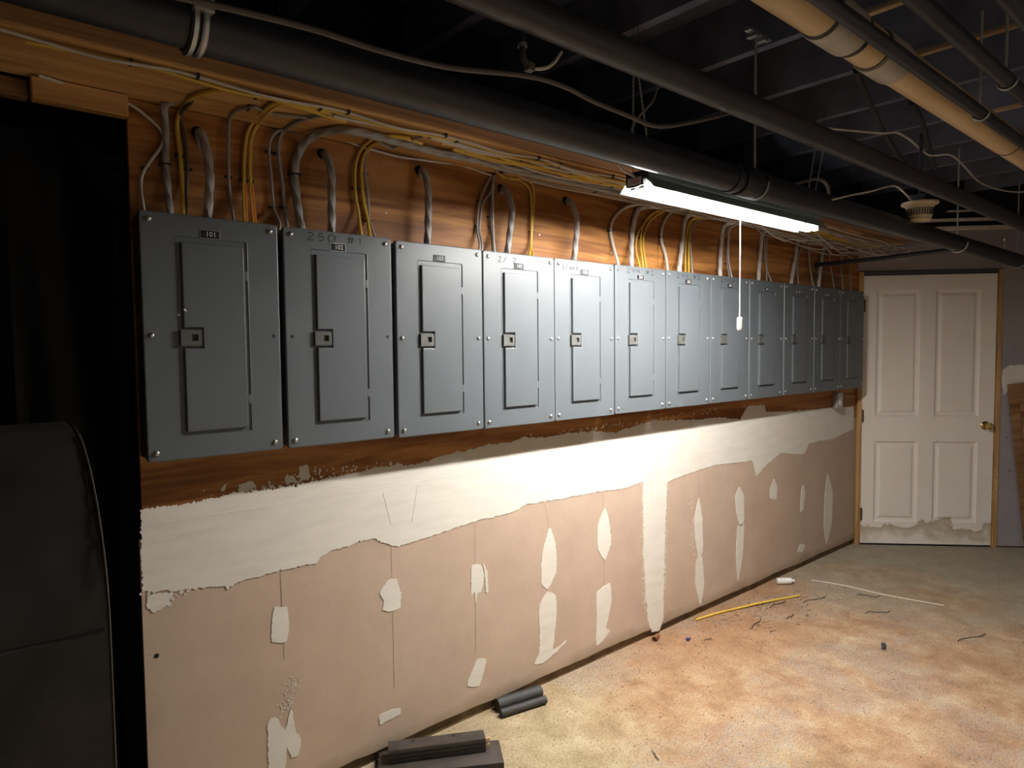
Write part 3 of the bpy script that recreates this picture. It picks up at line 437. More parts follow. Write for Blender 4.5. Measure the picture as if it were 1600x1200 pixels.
def flecks(x0, z0, x1, z1, n, sx, sz, size):
    for _ in range(n):
        t = R.random(); x = x0+(x1-x0)*t+R.gauss(0, sx); z = z0+(z1-z0)*t+R.gauss(0, sz); s = size*R.uniform(.4, 1.3)
        k = R.randint(4, 6); a0 = R.random()*6
        fk.prism([(x+s*R.uniform(.6, 1.2)*math.cos(a0+6.283*j/k), z+s*R.uniform(.6, 1.5)*math.sin(a0+6.283*j/k)) for j in range(k)], 1, .0004, -.0014)
flecks(2.772, .80, 2.785, .18, 260, .010, .01, .0034); flecks(2.955, .80, 2.945, .25, 220, .009, .01, .0034)
flecks(.50, .80, .60, .83, 60, .03, .012, .006); flecks(.80, 1.08, 1.2, 1.11, 70, .08, .012, .005)
flecks(1.75, .86, 2.7, .83, 90, .08, .006, .004); flecks(3.05, .86, 4.3, .93, 80, .1, .006, .004)
flecks(.86, .33, .90, .42, 110, .016, .02, .0022); flecks(3.19, .7, 3.22, .3, 40, .012, .03, .003)
flecks(2.0, 1.135, 3.6, 1.16, 70, .1, .008, .005); flecks(.5, 1.06, 1.1, 1.09, 50, .08, .006, .004)
fo = fk.build('compound_flecks', 'joint_compound', wb, smooth=False); fo['kind'] = 'stuff'
sc = MB()          # trowel ridges in the compound band
for (x0, z0, x1, z1) in ((.47, .965, .66, .985), (.5, 1.02, 1.6, 1.025), (1.25, 1.0, 1.28, .88), (1.40, 1.01, 1.37, .87), (1.3, .99, 2.1, 1.02), (3.0, 1.06, 4.6, 1.08), (2.7, 1.09, 3.3, 1.095), (1.0, 1.05, 1.13, 1.055)):
    n = 24; sc.tube([(x0+(x1-x0)*i/n, -.0022, z0+(z1-z0)*i/n+.003*noise.noise((x0+i*.3, z0, 1))) for i in range(n+1)], .0011, 4)
sc.build('trowel_ridge', 'joint_compound', wb)
hm = MB().lathe([(.0075, 0), (.0075, .0006)], 10, Matrix.Translation((.482, .0001, .628)) @ Matrix.Rotation(math.radians(90), 4, 'X')).build('screw_hole', 'black_hole', wb)
for x, z in ((1.28, 2.19), (1.285, 2.02), (1.18, 2.01), (2.05, 2.02), (2.52, 1.98)):
    MB().lathe([(.004, 0), (.0035, .0012), (.001, .0016)], 8, Matrix.Translation((x, 0, z)) @ Matrix.Rotation(math.radians(90), 4, 'X')).build('screw_head', 'zinc', wb)
# end wall, seen nearly square on
EM = Matrix.Translation((XC, 0, 0)) @ Matrix.Rotation(-ANG, 4, 'Z')
def place_end(o): o.matrix_world = EM; return o
D0, D1, DH = .046, .984, 2.045
ew = MB()
ew.box((1.022, 0, .012), (3.6, .0127, 2.36)); ew.box((0, 0, DH+.035), (1.022, .0127, 2.36))
ewo = struct(place_end(ew.build('wall_end', 'end_drywall', smooth=False)))
mb = MB(); mb.box((-.1, .13, 0), (3.6, .15, 2.85)); mb.box((-.1, .02, 2.36), (3.6, .14, 2.85))
mb.build('backing', 'void_black', ewo, smooth=False)
MB().box((1.0205, -.001, .012), (1.026, .0128, 2.3)).build('raw_edge', 'raw_edge', ewo)
for z0, z1, s0, s1, y0 in ((2.362, 2.392, .50, 1.20, -.03), (2.43, 2.45, .40, .98, -.03), (2.50, 2.51, .62, .8, -.02)):
    MB().box((s0, y0, z0), (s1, .02, z1), .003).build('top_plate', 'raw_edge', ewo)
mp = [(1.027, 1.25), (1.03, 1.33), (1.05, 1.35), (1.08, 1.365), (1.14, 1.37), (1.6, 1.38), (1.6, 1.2), (1.1, 1.2), (1.045, 1.15)]
MB().prism([tuple(q) for q in rough_outline(mp, .01, .010, 50.)], 1, .0005, -.002).build('compound_patch', 'joint_compound', ewo, smooth=False)
for s, z in ((1.09, 1.0), (1.10, .58), (1.08, .83)):
    MB().lathe([(.005, 0), (.004, .001)], 8, Matrix.Translation((s, 0, z)) @ Matrix.Rotation(math.radians(90), 4, 'X')).build('screw_head', 'black_hole', ewo)
t1 = MB()
t1.box((.004, -.012, 0), (.040, .115, DH+.03), .002)
tr1 = struct(place_end(t1.build('trim_1', 'jamb_wood')))
t2 = MB(); t2.box((D1+.005, -.010, 0), (1.0195, .115, DH+.03), .002)
tr2 = struct(place_end(t2.build('trim_2', 'jamb_wood')))
t3 = MB(); t3.box((.0405, -.006, DH+.006), (D1+.0045, .115, DH+.034), .002)
tr3 = struct(place_end(t3.build('trim_3', 'panel_dark')))  # coloured dark to stand for the shaded gap over the door
for o, z in ((tr2, .10), (tr2, .42), (tr2, .53), (tr2, 1.35)):
    MB().lathe([(.004, 0), (.003, .001)], 8, Matrix.Translation((1.002, -.010, z)) @ Matrix.Rotation(math.radians(90), 4, 'X')).build('nail_head', 'black_hole', o)
# the four-panel door
def door():
    d = MB(); bm = d.bm; x0, x1, z0, z1 = D0, D1, .014, DH; y = .004
    cols = [x0, .141, .455, .562, .877, x1]; rows = [z0, .18, .797, .985, 1.934, z1]
    V = {}
    def v(i, j):
        if (i, j) not in V: V[i, j] = bm.verts.new((cols[i], y, rows[j]))
        return V[i, j]
    for i in range(5):
        for j in range(5):
            if i in (1, 3) and j in (1, 3):
                cur = [v(i, j), v(i+1, j), v(i+1, j+1), v(i, j+1)]
                xa, xb, za, zb = cols[i], cols[i+1], rows[j], rows[j+1]
                for ins, dy in ((.003, .004), (.014, .013), (.024, .0145), (.028, .0145), (.044, .006), (.050, .005)):
                    nx = [bm.verts.new(p) for p in ((xa+ins, y+dy, za+ins), (xb-ins, y+dy, za+ins), (xb-ins, y+dy, zb-ins), (xa+ins, y+dy, zb-ins))]
                    for k in range(4): bm.faces.new((cur[k], cur[(k+1) % 4], nx[(k+1) % 4], nx[k]))
                    cur = nx
                bm.faces.new(cur)
            else: bm.faces.new((v(i, j), v(i+1, j), v(i+1, j+1), v(i, j+1)))
    # edges and back
    rim = [v(i, 0) for i in range(6)] + [v(5, j) for j in range(1, 6)] + [v(i, 5) for i in range(4, -1, -1)] + [v(0, j) for j in range(4, 0, -1)]
    bk = [bm.verts.new((p.co.x, .044, p.co.z)) for p in rim]; n = len(rim)
    for k in range(n): bm.faces.new((rim[k], rim[(k+1) % n], bk[(k+1) % n], bk[k]))
    bm.faces.new(bk)
    o = struct(place_end(d.build('door_1', 'door_paint', smooth=False)))
    k = MB()
    Mx = Matrix.Translation((.925, .004, .918)) @ Matrix.Rotation(math.radians(90), 4, 'X')
    k.lathe([(.032, 0), (.032, .003), (.026, .008), (.012, .011), (.011, .032), (.020, .038), (.0265, .048), (.027, .058), (.022, .066), (.012, .068), (.010, .066), (.004, .066)], 24, Mx)
    k.build('door_knob', 'brass', o)
    for z in (.24, .99, 1.82):
        h = MB(); h.box((D0-.006, -.006, z-.045), (D0+.012, .0038, z+.045), .001, 1); h.tube([(D0-.002, -.009, z-.048), (D0-.002, -.009, z+.048)], .006, 8)
        h.build('hinge', 'hinge_steel', o)
    MB().box((D0+.01, .0045, .004), (D1-.01, .04, .0135)).build('door_gap_shade', 'black_hole', o)  # black strip painting the shade in the gap under the door
    return o
door()
# soffit above the panels
so = empty('soffit', (0, 0, 0)); tag(so, 'wooden soffit board running above the row of panels with cables stapled under it', 'soffit')
MB().box((-.9, -.318, ZS), (2.95, .0, ZS+.02), .002, 1).build('underside_board', 'pine', so)
MB().box((2.953, -.318, ZS), (5.32, .0, ZS+.02), .002, 1).build('underside_board', 'pine', so)
MB().box((-.9, -.408, ZS+.006), (5.25, -.320, ZS+.045), .003, 1).build('edge_board', 'pine_dark', so)
MB().box((.235, -.036, 2.178), (.456, .004, ZS-.003), .003, 1).build('header_block', 'pine', so)
MB().box((-.9, .01, 2.19), (.233, .05, ZS-.003), .003, 1).build('header_board', 'pine_dark', so)
for x in (1.15, 3.1): MB().box((x, -.43, ZS+.008), (x+.07, -.411, ZS+.06), .002, 1).build('spacer_block', 'pine_dark', so)
fb = MB().box((.5, -.47, 2.232), (5.30, -.432, 2.33), .003, 1).build('fascia_beam', 'black_paint'); tag(fb, 'black painted beam along the front of the wooden soffit', 'beam')
# dark opening at the left: black sheeting
def sheet():
    d = MB(); nx, nz = 70, 60; V = []
    for j in range(nz+1):
        row = []
        for i in range(nx+1):
            x = -1.6+2.02*i/nx; z = .02+2.15*j/nz
            f = .035*math.sin(x*17+1.3*math.sin(z*1.4))+.02*math.sin(x*41+z*2)+.05*noise.noise((x*1.5, z*.8, 3))
            row.append(d.bm.verts.new((x, .22+f*(1.1-.3*z/2), z)))
        V.append(row)
    for j in range(nz):
        for i in range(nx): d.bm.faces.new((V[j][i], V[j][i+1], V[j+1][i+1], V[j+1][i]))
    bmesh.ops.solidify(d.bm, geom=d.bm.faces[:], thickness=.004)
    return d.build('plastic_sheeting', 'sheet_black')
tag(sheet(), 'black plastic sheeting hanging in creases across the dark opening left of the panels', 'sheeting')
def swag():
    d = MB(); n, m = 40, 36; V = []      # fan of folds gathered at a nail and falling to the right
    for j in range(m+1):
        a = j/m; row = []
        for i in range(n+1):
            t = i/n
            x = .335+.125*t; zt = 2.155-.05*t; zb = 2.13-.26*t**.8
            z = zt+(zb-zt)*a - .03*math.sin(math.pi*t)*(1-a*.4)
            y = .10-.022*(t**.5)*(math.sin(a*math.pi*2*4.5)*.5+.5) - .02*t
            row.append(d.bm.verts.new((x, y, z)))
        V.append(row)
    for j in range(m):
        for i in range(n): d.bm.faces.new((V[j][i], V[j][i+1], V[j+1][i+1], V[j+1][i]))
    bmesh.ops.solidify(d.bm, geom=d.bm.faces[:], thickness=.002)
    return d.build('gathered_sheeting', 'sheet_fold')
plain('sheet_fold', (.034, .030, .030), .5)
tag(swag(), 'gathered folds of black sheeting beside the top left plywood corner', 'sheeting')

# ------------------------------------------------------------------ electrical panels
PW, PH = .384, .694
def rrect(x0, z0, x1, z1, r, k=4):
    out = []
    for cx, cz, a in ((x1-r, z0+r, -90), (x1-r, z1-r, 0), (x0+r, z1-r, 90), (x0+r, z0+r, 180)):
        for i in range(k+1):
            t = math.radians(a+90*i/k); out.append((cx+r*math.cos(t), cz+r*math.sin(t)))
    return out
def cover_mesh():
    d = MB(); bm = d.bm; loops = []
    def loop(x0, z0, x1, z1, r, y): loops.append([bm.verts.new((p[0], y, p[1])) for p in rrect(x0, z0, x1, z1, r)])
    loop(0, 0, PW, PH, .010, .012); loop(0, 0, PW, PH, .010, -.0005); loop(.0012, .0012, PW-.0012, PH-.0012, .009, -.0032); loop(.0035, .0035, PW-.0035, PH-.0035, .008, -.004)
    loop(.089, .066, .291, .633, .006, -.004); loop(.0905, .0675, .2895, .6315, .0055, -.0045); loop(.0915, .0685, .2885, .6305, .005, -.001)
    for a, b in zip(loops, loops[1:]):
        n = len(a)
        for k in range(n): bm.faces.new((a[k], a[(k+1) % n], b[(k+1) % n], b[k]))
    bm.faces.new(loops[-1]); bm.faces.new(loops[0][::-1])
    return d.mesh('cover', 'panel_grey', False)
def pdoor_mesh():
    pts = [(.104, .079), (.277, .079), (.277, .615), (.104, .615), (.104, .3765), (.1555, .3765), (.1555, .3165), (.104, .3165)]
    return MB().prism(pts, 1, -.0012, -.011, .0028, 2).mesh('panel_door', 'panel_grey', False)
def latch_mesh():
    d = MB()
    hole = (.124, .338, .141, .357)
    for (a, b, c, e) in ((.0945, .324, hole[0], .369), (hole[2], .324, .151, .369), (hole[0], .324, hole[2], hole[1]), (hole[0], hole[3], hole[2], .369)):
        d.box((a, -.0125, b), (c, -.001, e))
    bmesh.ops.remove_doubles(d.bm, verts=d.bm.verts[:], dist=1e-5)
    return d.mesh('latch', 'latch_grey', False)
ME_COVER, ME_DOOR, ME_LATCH = cover_mesh(), pdoor_mesh(), latch_mesh()
ME_LHOLE = MB().box((.124, -.004, .338), (.141, -.0015, .357)).mesh('latch_slot', 'panel_dark')
ME_HINGE = MB().box((.2775, -.0085, -.014), (.2875, -.001, .014), .001, 1).mesh('panel_hinge', 'panel_grey')
ME_BODY = MB().box((.007, .0125, .006), (PW-.007, .103, PH-.006), .002, 1).mesh('enclosure', 'panel_grey', False)
ME_SCREW = MB().lathe([(.0078, 0), (.0078, .0012), (.0070, .0035), (.0045, .0055), (.0012, .0062)], 14, Matrix.Rotation(math.radians(90), 4, 'X')).mesh('screw', 'zinc')
ME_HOLE = MB().lathe([(.0055, 0), (.0055, .0004)], 12, Matrix.Rotation(math.radians(90), 4, 'X')).mesh('screw_hole', 'black_hole')
ME_PLATE = {k: MB().box((-.026, -.0016, -.0115), (.026, 0, .0115), .0006, 1).mesh('number_plate', k) for k in ('plate_black', 'plate_glare')}
ME_PEDGE = MB()
for (a, b, c, e) in ((-.0275, -.013, .0275, -.0116), (-.0275, .0116, .0275, .013), (-.0275, -.0116, -.0261, .0116), (.0261, -.0116, .0275, .0116)): ME_PEDGE.box((a, -.0012, b), (c, 0, e))
ME_PEDGE = ME_PEDGE.mesh('plate_edge', 'galvanised')
STROKES = {'0': [[(.5, 1), (.15, .75), (.1, .3), (.4, 0), (.85, .2), (.95, .7), (.5, 1)]], '1': [[(.4, 1), (.45, 0)]],
 '2': [[(.1, .8), (.4, 1), (.7, .85), (.65, .6), (.05, .02), (.9, .05)]], '4': [[(.15, 1), (.1, .55), (.75, .55)], [(.72, 1), (.7, 0)]],
 '5': [[(.75, 1), (.25, .95), (.2, .55), (.6, .6), (.75, .3), (.5, .02), (.1, .08)]], '#': [[(.3, 1), (.2, 0)], [(.65, 1), (.55, 0)], [(.0, .65), (.9, .7)], [(.0, .32), (.85, .38)]],
 'I': [[(.15, .8), (.5, 1), (.45, .05)], [(.1, .02), (.95, .06)]], 'b': [[(.15, 1.2), (.1, 0), (.6, .1), (.6, .5), (.1, .55)]], 'l': [[(.3, 1.2), (.3, 0)]],
 'a': [[(.7, .6), (.2, .5), (.15, .1), (.6, .1), (.7, .6), (.8, 0)]], 'n': [[(.1, .6), (.15, 0), (.2, .5), (.6, .6), (.7, 0)]], 'k': [[(.15, 1.2), (.15, 0)], [(.7, .7), (.18, .35), (.8, 0)]], '/': [[(.8, 1), (.1, 0)]]}
def handwriting(txt, x0, z0, w, h, parent, y=-.0046, lw=.0020):
    x = x0
    for ch in txt:
        if ch != ' ':
            d = MB()
            for st in STROKES[ch]:
                q = [(p.x, p.y) for p in spline([(x+a*w*.8, z0+b*h, 0) for a, b in st], 4)]
                d.ribbon(q, lw, lambda a, b: (a, y, b))
            d.build('handwritten_mark', 'graphite', parent, smooth=False)
        x += w
PANELS = [ # left x, plate text, plate colour, handwriting, label
 (.454, '101', 'plate_black', None, 'grey breaker panel with a black plate reading 101, at the dark end of the row'),
 (.855, '102', 'plate_black', ('250 #1', .078, .660, .035, .024), 'grey breaker panel with 250 #1 handwritten above the plate reading 102'),
 (1.256, '103', 'plate_glare', None, 'grey breaker panel with a glare-greyed plate reading 103 and no handwriting'),
 (1.645, '105', 'plate_glare', ('2/ 2', .075, .655, .026, .022), 'grey breaker panel with a glare-greyed plate reading 105 and faint scribbles'),
 (2.031, '106', 'plate_glare', ('blank', .048, .650, .021, .020), 'grey breaker panel with the word blank handwritten in its upper left'),
 (2.421, '201', 'plate_black', ('244 #I', .082, .661, .036, .023), 'pale grey breaker panel with 244 #1 handwritten along its top'),
 (2.811, '202', 'plate_black', ('244 #2', .086, .661, .036, .023), 'pale grey breaker panel marked 244 #2, left neighbour of the one behind the pull cord'),
 (3.204, '203', 'plate_black', ('241#2', .096, .661, .038, .023), 'grey breaker panel directly behind the hanging white pull cord'),
 (3.602, '204', 'plate_black', None, 'grey breaker panel fourth from the door, just right of the pull cord'),
 (4.006, '205', 'plate_black', None, 'shaded grey breaker panel third from the door'),
 (4.404, '206', 'plate_black', None, 'shaded grey breaker panel second from the door'),
 (4.790, '207', 'plate_black', None, 'dark shaded grey breaker panel nearest the door, last of the row'),
]
for i, (x, num, pl, hw, lab) in enumerate(PANELS):
    dz = (.003, .002, -.002, -.003, -.002, 0, .001, .002, .002, .003, .003, .003)[i]
    root = empty('electrical_panel', (x, -.105, 1.215+dz)); tag(root, lab, 'breaker panel', 'grey breaker panels in the row on the wall')
    link('enclosure', ME_BODY, root); link('cover', ME_COVER, root)
    dr = link('panel_door', ME_DOOR, root)
    la = link('latch', ME_LATCH, root); link('latch_slot', ME_LHOLE, la)
    for z in (.163, .531): link('panel_hinge', ME_HINGE, dr, (0, 0, z))
    for k, (sx, sz) in enumerate(((.024, .672), (.360, .672), (.021, .353), (.363, .353), (.023, .025), (.358, .025))):
        hole = (i == 0 and k == 3) or (i == 1 and k in (2, 3))
        link('screw_hole' if hole else 'screw', ME_HOLE if hole else ME_SCREW, root, (sx, -.004, sz))
    p = link('number_plate', ME_PLATE[pl], root, (.184, -.004, .6445))
    if pl == 'plate_black': link('plate_edge', ME_PEDGE, p)
    link('plate_number', text_mesh('plate_number', num, .0205, 'plate_text'), p, (.003, -.0018, 0))
    if hw: handwriting(*hw, root)
    if i == 0:
        for fx, fz, s in ((.107, .425, .004), (.0925, .411, .0035), (.111, .421, .002)):
            MB().lathe([(s, 0), (s*.8, .0008), (s*.3, .0012)], 7, Matrix.Translation((fx, -.0112 if fx > .1 else -.0046, fz)) @ Matrix.Rotation(math.radians(90), 4, 'X')).build('paint_fleck', 'paint_white', root)

# outlet box under the last panel
ob = empty('outlet_box', (4.955, 0, 1.075)); tag(ob, 'small metal outlet box on the wood under the panel nearest the door', 'outlet box')
MB().box((-.04, -.042, 0), (.04, 0, .105), .004).build('box_body', 'galvanised', ob)
f = MB().prism(rrect(-.043, -.003, .043, .108, .008), 1, -.0425, -.0445, .0008, 1).build('face_plate', 'galvanised', ob)
MB().prism(rrect(-.016, .020, .016, .086, .006), 1, -.0446, -.047, .001, 1).build('receptacle', 'plastic_white', f)
# ------------------------------------------------------------------ cables
ME_ST = {}
def staple_mesh(r):
    k = round(r*2000)
    if k not in ME_ST:
        d = MB(); w = r+.005
        d.box((-w, -2*r-.0035, -.0035), (w, -2*r-.0005, .0035), .001, 1); d.box((-w, -2*r-.003, -.0032), (-r-.0005, .012, .0032)); d.box((r+.0005, -2*r-.003, -.0032), (w, .012, .0032))
        ME_ST[k] = d.mesh('cable_staple', 'staple_black')
    return ME_ST[k]
GROUP = {'service_cable': 'thick service cables above the panels', 'branch_cable': 'thin branch cables above the panels'}
for name, mt, r, kind, lab, pts, st in CAB:
    P = spline(pts, 7)
    d = MB()
    if kind == 1:
        Q = spline(pts, 24 if len(pts) < 10 else 14); d.tube(Q, r, 15, 3, 30.0, .13)
    else: d.tube(P, r, 8)
    o = d.build(name, mt); tag(o, lab, 'cable', GROUP[name])
    for sx, sy, sz, on_soffit in st:
        s = link('cable_staple', staple_mesh(r), o, (sx, sy+.012-.001, sz))
        if on_soffit: s.location = (sx, sy, ZS-.001); s.rotation_euler = (math.radians(90), 0, math.radians(90))
    if kind == 2:
        e = [p for p in P if p.z < 2.055]
        for k in (-1, 1):
            MB().tube([p+Vector((k*.0035, -.004, 0)) for p in e], .0042, 6).build('conductor', 'cable_orange' if k > 0 else 'cable_yellow', o)
    if kind == 1 and pts[0][1] > .01:
        h = Vector((pts[1][0], -.0008, pts[1][2]+.004))
        MB().lathe([(r*1.45, 0), (r*1.45, .0012)], 16, Matrix.Translation(h) @ Matrix.Rotation(math.radians(90), 4, 'X')).build('bored_hole', 'black_hole', o)
# long runs stapled under the soffit
LANES = [  # y, first x, last x, radius, material, label
 (-.300, -.85, 5.22, .0042, 'cable_white'), (-.286, .2, 5.20, .0048, 'cable_yellow'), (-.272, .95, 5.15, .0048, 'cable_white'), (-.258, 1.30, 5.10, .0050, 'cable_white'),
 (-.244, 1.36, 4.9, .0060, 'cable_yellow'), (-.231, 1.42, 4.95, .0060, 'cable_yellow'), (-.218, 1.50, 5.0, .0055, 'cable_yellow'), (-.203, 1.44, 5.05, .0050, 'cable_yellow'),
 (-.188, 1.60, 4.8, .0048, 'cable_white'), (-.172, 1.35, 4.7, .0048, 'cable_grey'), (-.155, 1.70, 4.75, .0048, 'cable_white'), (-.072, 1.9, 4.6, .0048, 'cable_grey'),
 (-.056, 2.5, 5.0, .0048, 'cable_white'), (-.090, 2.8, 4.9, .0048, 'cable_white'), (-.310, 2.9, 5.25, .0040, 'cable_white'), (-.328, 3.1, 5.28, .0040, 'cable_grey'), (-.345, 3.3, 5.3, .0040, 'cable_white')]
LC = {'cable_white': 'pale', 'cable_yellow': 'yellow', 'cable_grey': 'grey'}
for i, (y, x0, x1, r, mt) in enumerate(LANES):
    pts = []; n = int((x1-x0)/.07); per = .42+.08*(i % 3); xs0 = x0+.12+.1*(i % 4)
    for k in range(n+1):
        x = x0+(x1-x0)*k/n
        wob = .004+(.0 if x < 1.5 else .003)+(.02*min(1, max(0, (x-3.2)/.8)))
        sag = .001+.045*max(0, min(1, (x-3.4)/1.0))*(.5+.5*noise.noise((x*1.3, i*3.7, 9)))
        sag = max(sag, 0)+(.004*abs(noise.noise((x*4, i*2.1, 4))))+(.005*(1-math.cos(2*math.pi*(x-xs0)/per)) if x < 3.3 else .005)
        pts.append((x, y+wob*1.6*noise.noise((x*1.7, i*5.3, 2)), ZS-r-.001-sag))
    if x0 < 0: pass
    o = MB().tube(spline(pts, 3), r, 6).build('soffit_cable', mt)
    if i == 0: lab = 'thin pale cable along the outer edge of the soffit, reaching past the left plywood edge'
    elif i == 1: lab = 'yellow cable second from the outer edge of the soffit, starting above panel 101'
    else: lab = '%s cable running lengthwise in the bundle stapled under the soffit' % LC[mt]
    tag(o, lab, 'cable', ('%s cables running along the soffit' % LC[mt]) if i > 1 else None)
    xs = xs0; rr = staple_mesh(r)
    while xs < min(x1, 3.2):
        k = min(range(len(pts)), key=lambda q: abs(pts[q][0]-xs))
        s = link('cable_staple', rr, o, (pts[k][0], pts[k][1], ZS-.001)); s.rotation_euler = (math.radians(90), 0, math.radians(90))
        xs += per
# loose tangle where the runs leave over the corner
for i in range(16):
    x = 3.5+.1*i*R.uniform(.7, 1.2); y = -.05-.3*R.random(); pts = []
    L = R.uniform(.6, 1.3); a = R.uniform(-.25, .25); z = ZS-.02-R.random()*.05
    for k in range(7):
        t = k/6; pts.append((min(5.27, x+L*t), y+a*L*t*.6+.05*noise.noise((i*3.1, k*.8, 1)), z-.06*math.sin(math.pi*t)*R.uniform(.4, 1.2)+.02*noise.noise((i, k, 5))))
    o = MB().tube(spline(pts, 5), .0035, 5).build('loose_wire', 'cable_grey' if i % 3 else 'cable_white')
    tag(o, 'thin loose wire in the tangle above the panels nearest the door', 'wire', 'tangled loose wires by the end wall')

# ------------------------------------------------------------------ pipes under the ceiling
def hanger(root, x, y, z, r, top, mat='galvanised', rod=True):
    d = MB(); d.tube([(x, y+(r+.004)*math.cos(t), z+(r+.004)*math.sin(t)) for t in [math.radians(a) for a in range(-185, 6, 10)]], .0045, 6)
    h = d.build('pipe_hanger', mat, root)
    if rod:
        e = MB(); e.tube([(x, y+r+.004, z), (x, y+r+.010, z+r*.9), (x, y+.004, z+r+.012)], .004, 6); e.tube([(x, y+.004, z+r+.01), (x, y+.004, top)], .0042, 8); e.build('threaded_rod', 'rod_zinc', h)
    return h
def pipe(label, y, z, r, x0, x1, mat, joints=(), name='ceiling_pipe', hang=()):
    root = empty(name, (0, 0, 0)); tag(root, label, 'pipe')
    n = 24; MB().tube([(x0+(x1-x0)*i/n, y, z) for i in range(n+1)], r, 24).build('pipe_run', mat, root)
    for jx, jl, jr, jm in joints:
        MB().tube([(jx, y, z), (jx+.004, y, z), (jx+jl*.5, y, z), (jx+jl-.004, y, z), (jx+jl, y, z)], r, 24, rfun=lambda t: jr/r*(1 if .1 < t < .9 else .97)).build('pipe_coupling', jm, root)
    for hx in hang: hanger(root, hx, y, z, r, 2.645)
    return root
p1 = pipe('long black pipe directly above the lit shop light', -.88, 2.104, .0455, -1.6, 5.95, 'pipe_black', ((2.11, .03, .051, 'pipe_black'), (2.16, .11, .054, 'pipe_black'), (2.29, .03, .051, 'pipe_black')), hang=(2.29, 4.52, 5.80))
d = MB(); d.tube([(.375, -.88+.050*math.cos(t), 2.104+.050*math.sin(t)) for t in [math.radians(a) for a in range(-190, 11, 10)]], .007, 6); d.tube([(.392, -.88+.050*math.cos(t), 2.104+.050*math.sin(t)) for t in [math.radians(a) for a in range(-190, 11, 10)]], .006, 6)
d.box((.366, -.945, 2.104), (.402, -.925, 2.15), .004); d.build('pipe_strap', 'galvanised', p1)
br = MB(); br.box((2.225, -.893, 2.630), (2.375, -.868, 2.643), .002); br.box((2.25, -.90, 2.615), (2.275, -.86, 2.63), .002); br.box((2.31, -.90, 2.615), (2.335, -.86, 2.63), .002)
br.build('ceiling_bracket', 'galvanised', p1)
pipe('black pipe second out from the panel wall, above and in front of the shop light', -1.1, 2.226, .0365, -1.6, 6.1, 'pipe_black')
pt = pipe('tan plastic drain pipe with fittings crossing the upper right', -1.35, 2.373, .055, -1.6, 6.3, 'pvc_tan',
     ((1.765, .012, .0575, 'pipe_black'), (1.778, .155, .062, 'pvc_grey'), (1.935, .025, .0585, 'pipe_black'), (2.08, .010, .0575, 'pipe_black'), (2.095, .15, .062, 'pvc_grey'), (3.47, .010, .0575, 'pipe_black')), name='drain_pipe')
pipe('slim dark pipe running beside the tan drain pipe', -1.45, 2.305, .0190, -1.6, 6.3, 'pipe_black', hang=(2.74, 4.4))
pipe('dark pipe outward of the slim one beside the drain pipe', -1.55, 2.354, .0225, -1.6, 6.3, 'pipe_black', hang=(2.62, 4.2))
pipe('dark pipe at the upper right corner, farthest from the panels', -1.70, 2.345, .0220, -1.6, 6.3, 'pipe_black')
o = MB().tube([(4.633, -.0, 2.076), (4.633, -.4, 2.076), (4.633, -.836, 2.085)], .014, 10).build('branch_pipe', 'pipe_black'); tag(o, 'thin black branch pipe running from the panel wall across above the door', 'pipe')
for x in (2.44, 2.93, 3.91):
    o = MB().box((x-.014, -1.9, 2.628), (x+.014, -1.13, 2.6445), .002, 1).build('ceiling_lath', 'lath_tan')
    tag(o, {2.44: 'tan wood lath under the ceiling joists, nearest the camera', 2.93: 'tan wood lath under the ceiling joists, middle one of three', 3.91: 'tan wood lath under the ceiling joists, nearest the door'}[x], 'lath', 'wood laths under the ceiling')
for lab, r, mt, pts in CEILCAB:
    o = MB().tube(spline(pts, 6), r, 8).build('ceiling_conduit' if mt == 'black_paint' else 'ceiling_cable', mt); tag(o, lab, 'conduit' if mt == 'black_paint' else 'cable')
st = empty('conduit_stub', (1.013, -1.05, 2.14)); tag(st, 'short grey conduit stub hanging from the black pipe near the top centre', 'conduit')
MB().tube([(0, 0, .075), (0, 0, .03), (.004, 0, .015), (.018, 0, .004)], .008, 10).build('stub_tube', 'black_paint', st)
MB().tube([(0, 0, .040), (0, 0, .048)], .0105, 12).build('coupling_ring', 'galvanised', st)
MB().box((.010, -.010, -.006), (.030, .010, .012), .003).build('end_connector', 'cable_brown', st)
# smoke detector
sd = empty('smoke_detector', (3.70, -.95, 2.128)); tag(sd, 'round cream smoke detector hanging from the black ceiling above the door', 'smoke detector')
MB().lathe([(.046, 0), (.050, .004), (.051, .018), (.0535, .019), (.058, .062), (.062, .064), (.063, .072), (.080, .078), (.082, .086), (.078, .090), (.02, .094)], 32).build('housing', 'detector_cream', sd)
for k in range(30):
    a = 2*math.pi*k/30; MB().box((-.0022, -.0588, .024), (.0022, -.050, .058), mtx=Matrix.Rotation(a, 4, 'Z')).build('vent_slot', 'panel_dark', sd)
MB().box((-.04, -.04, .092), (.04, .04, .125), .006).build('mounting_box', 'black_paint', sd)
MB().tube([(0, 0, .12), (0, 0, .42)], .008, 8).build('drop_rod', 'black_paint', sd)

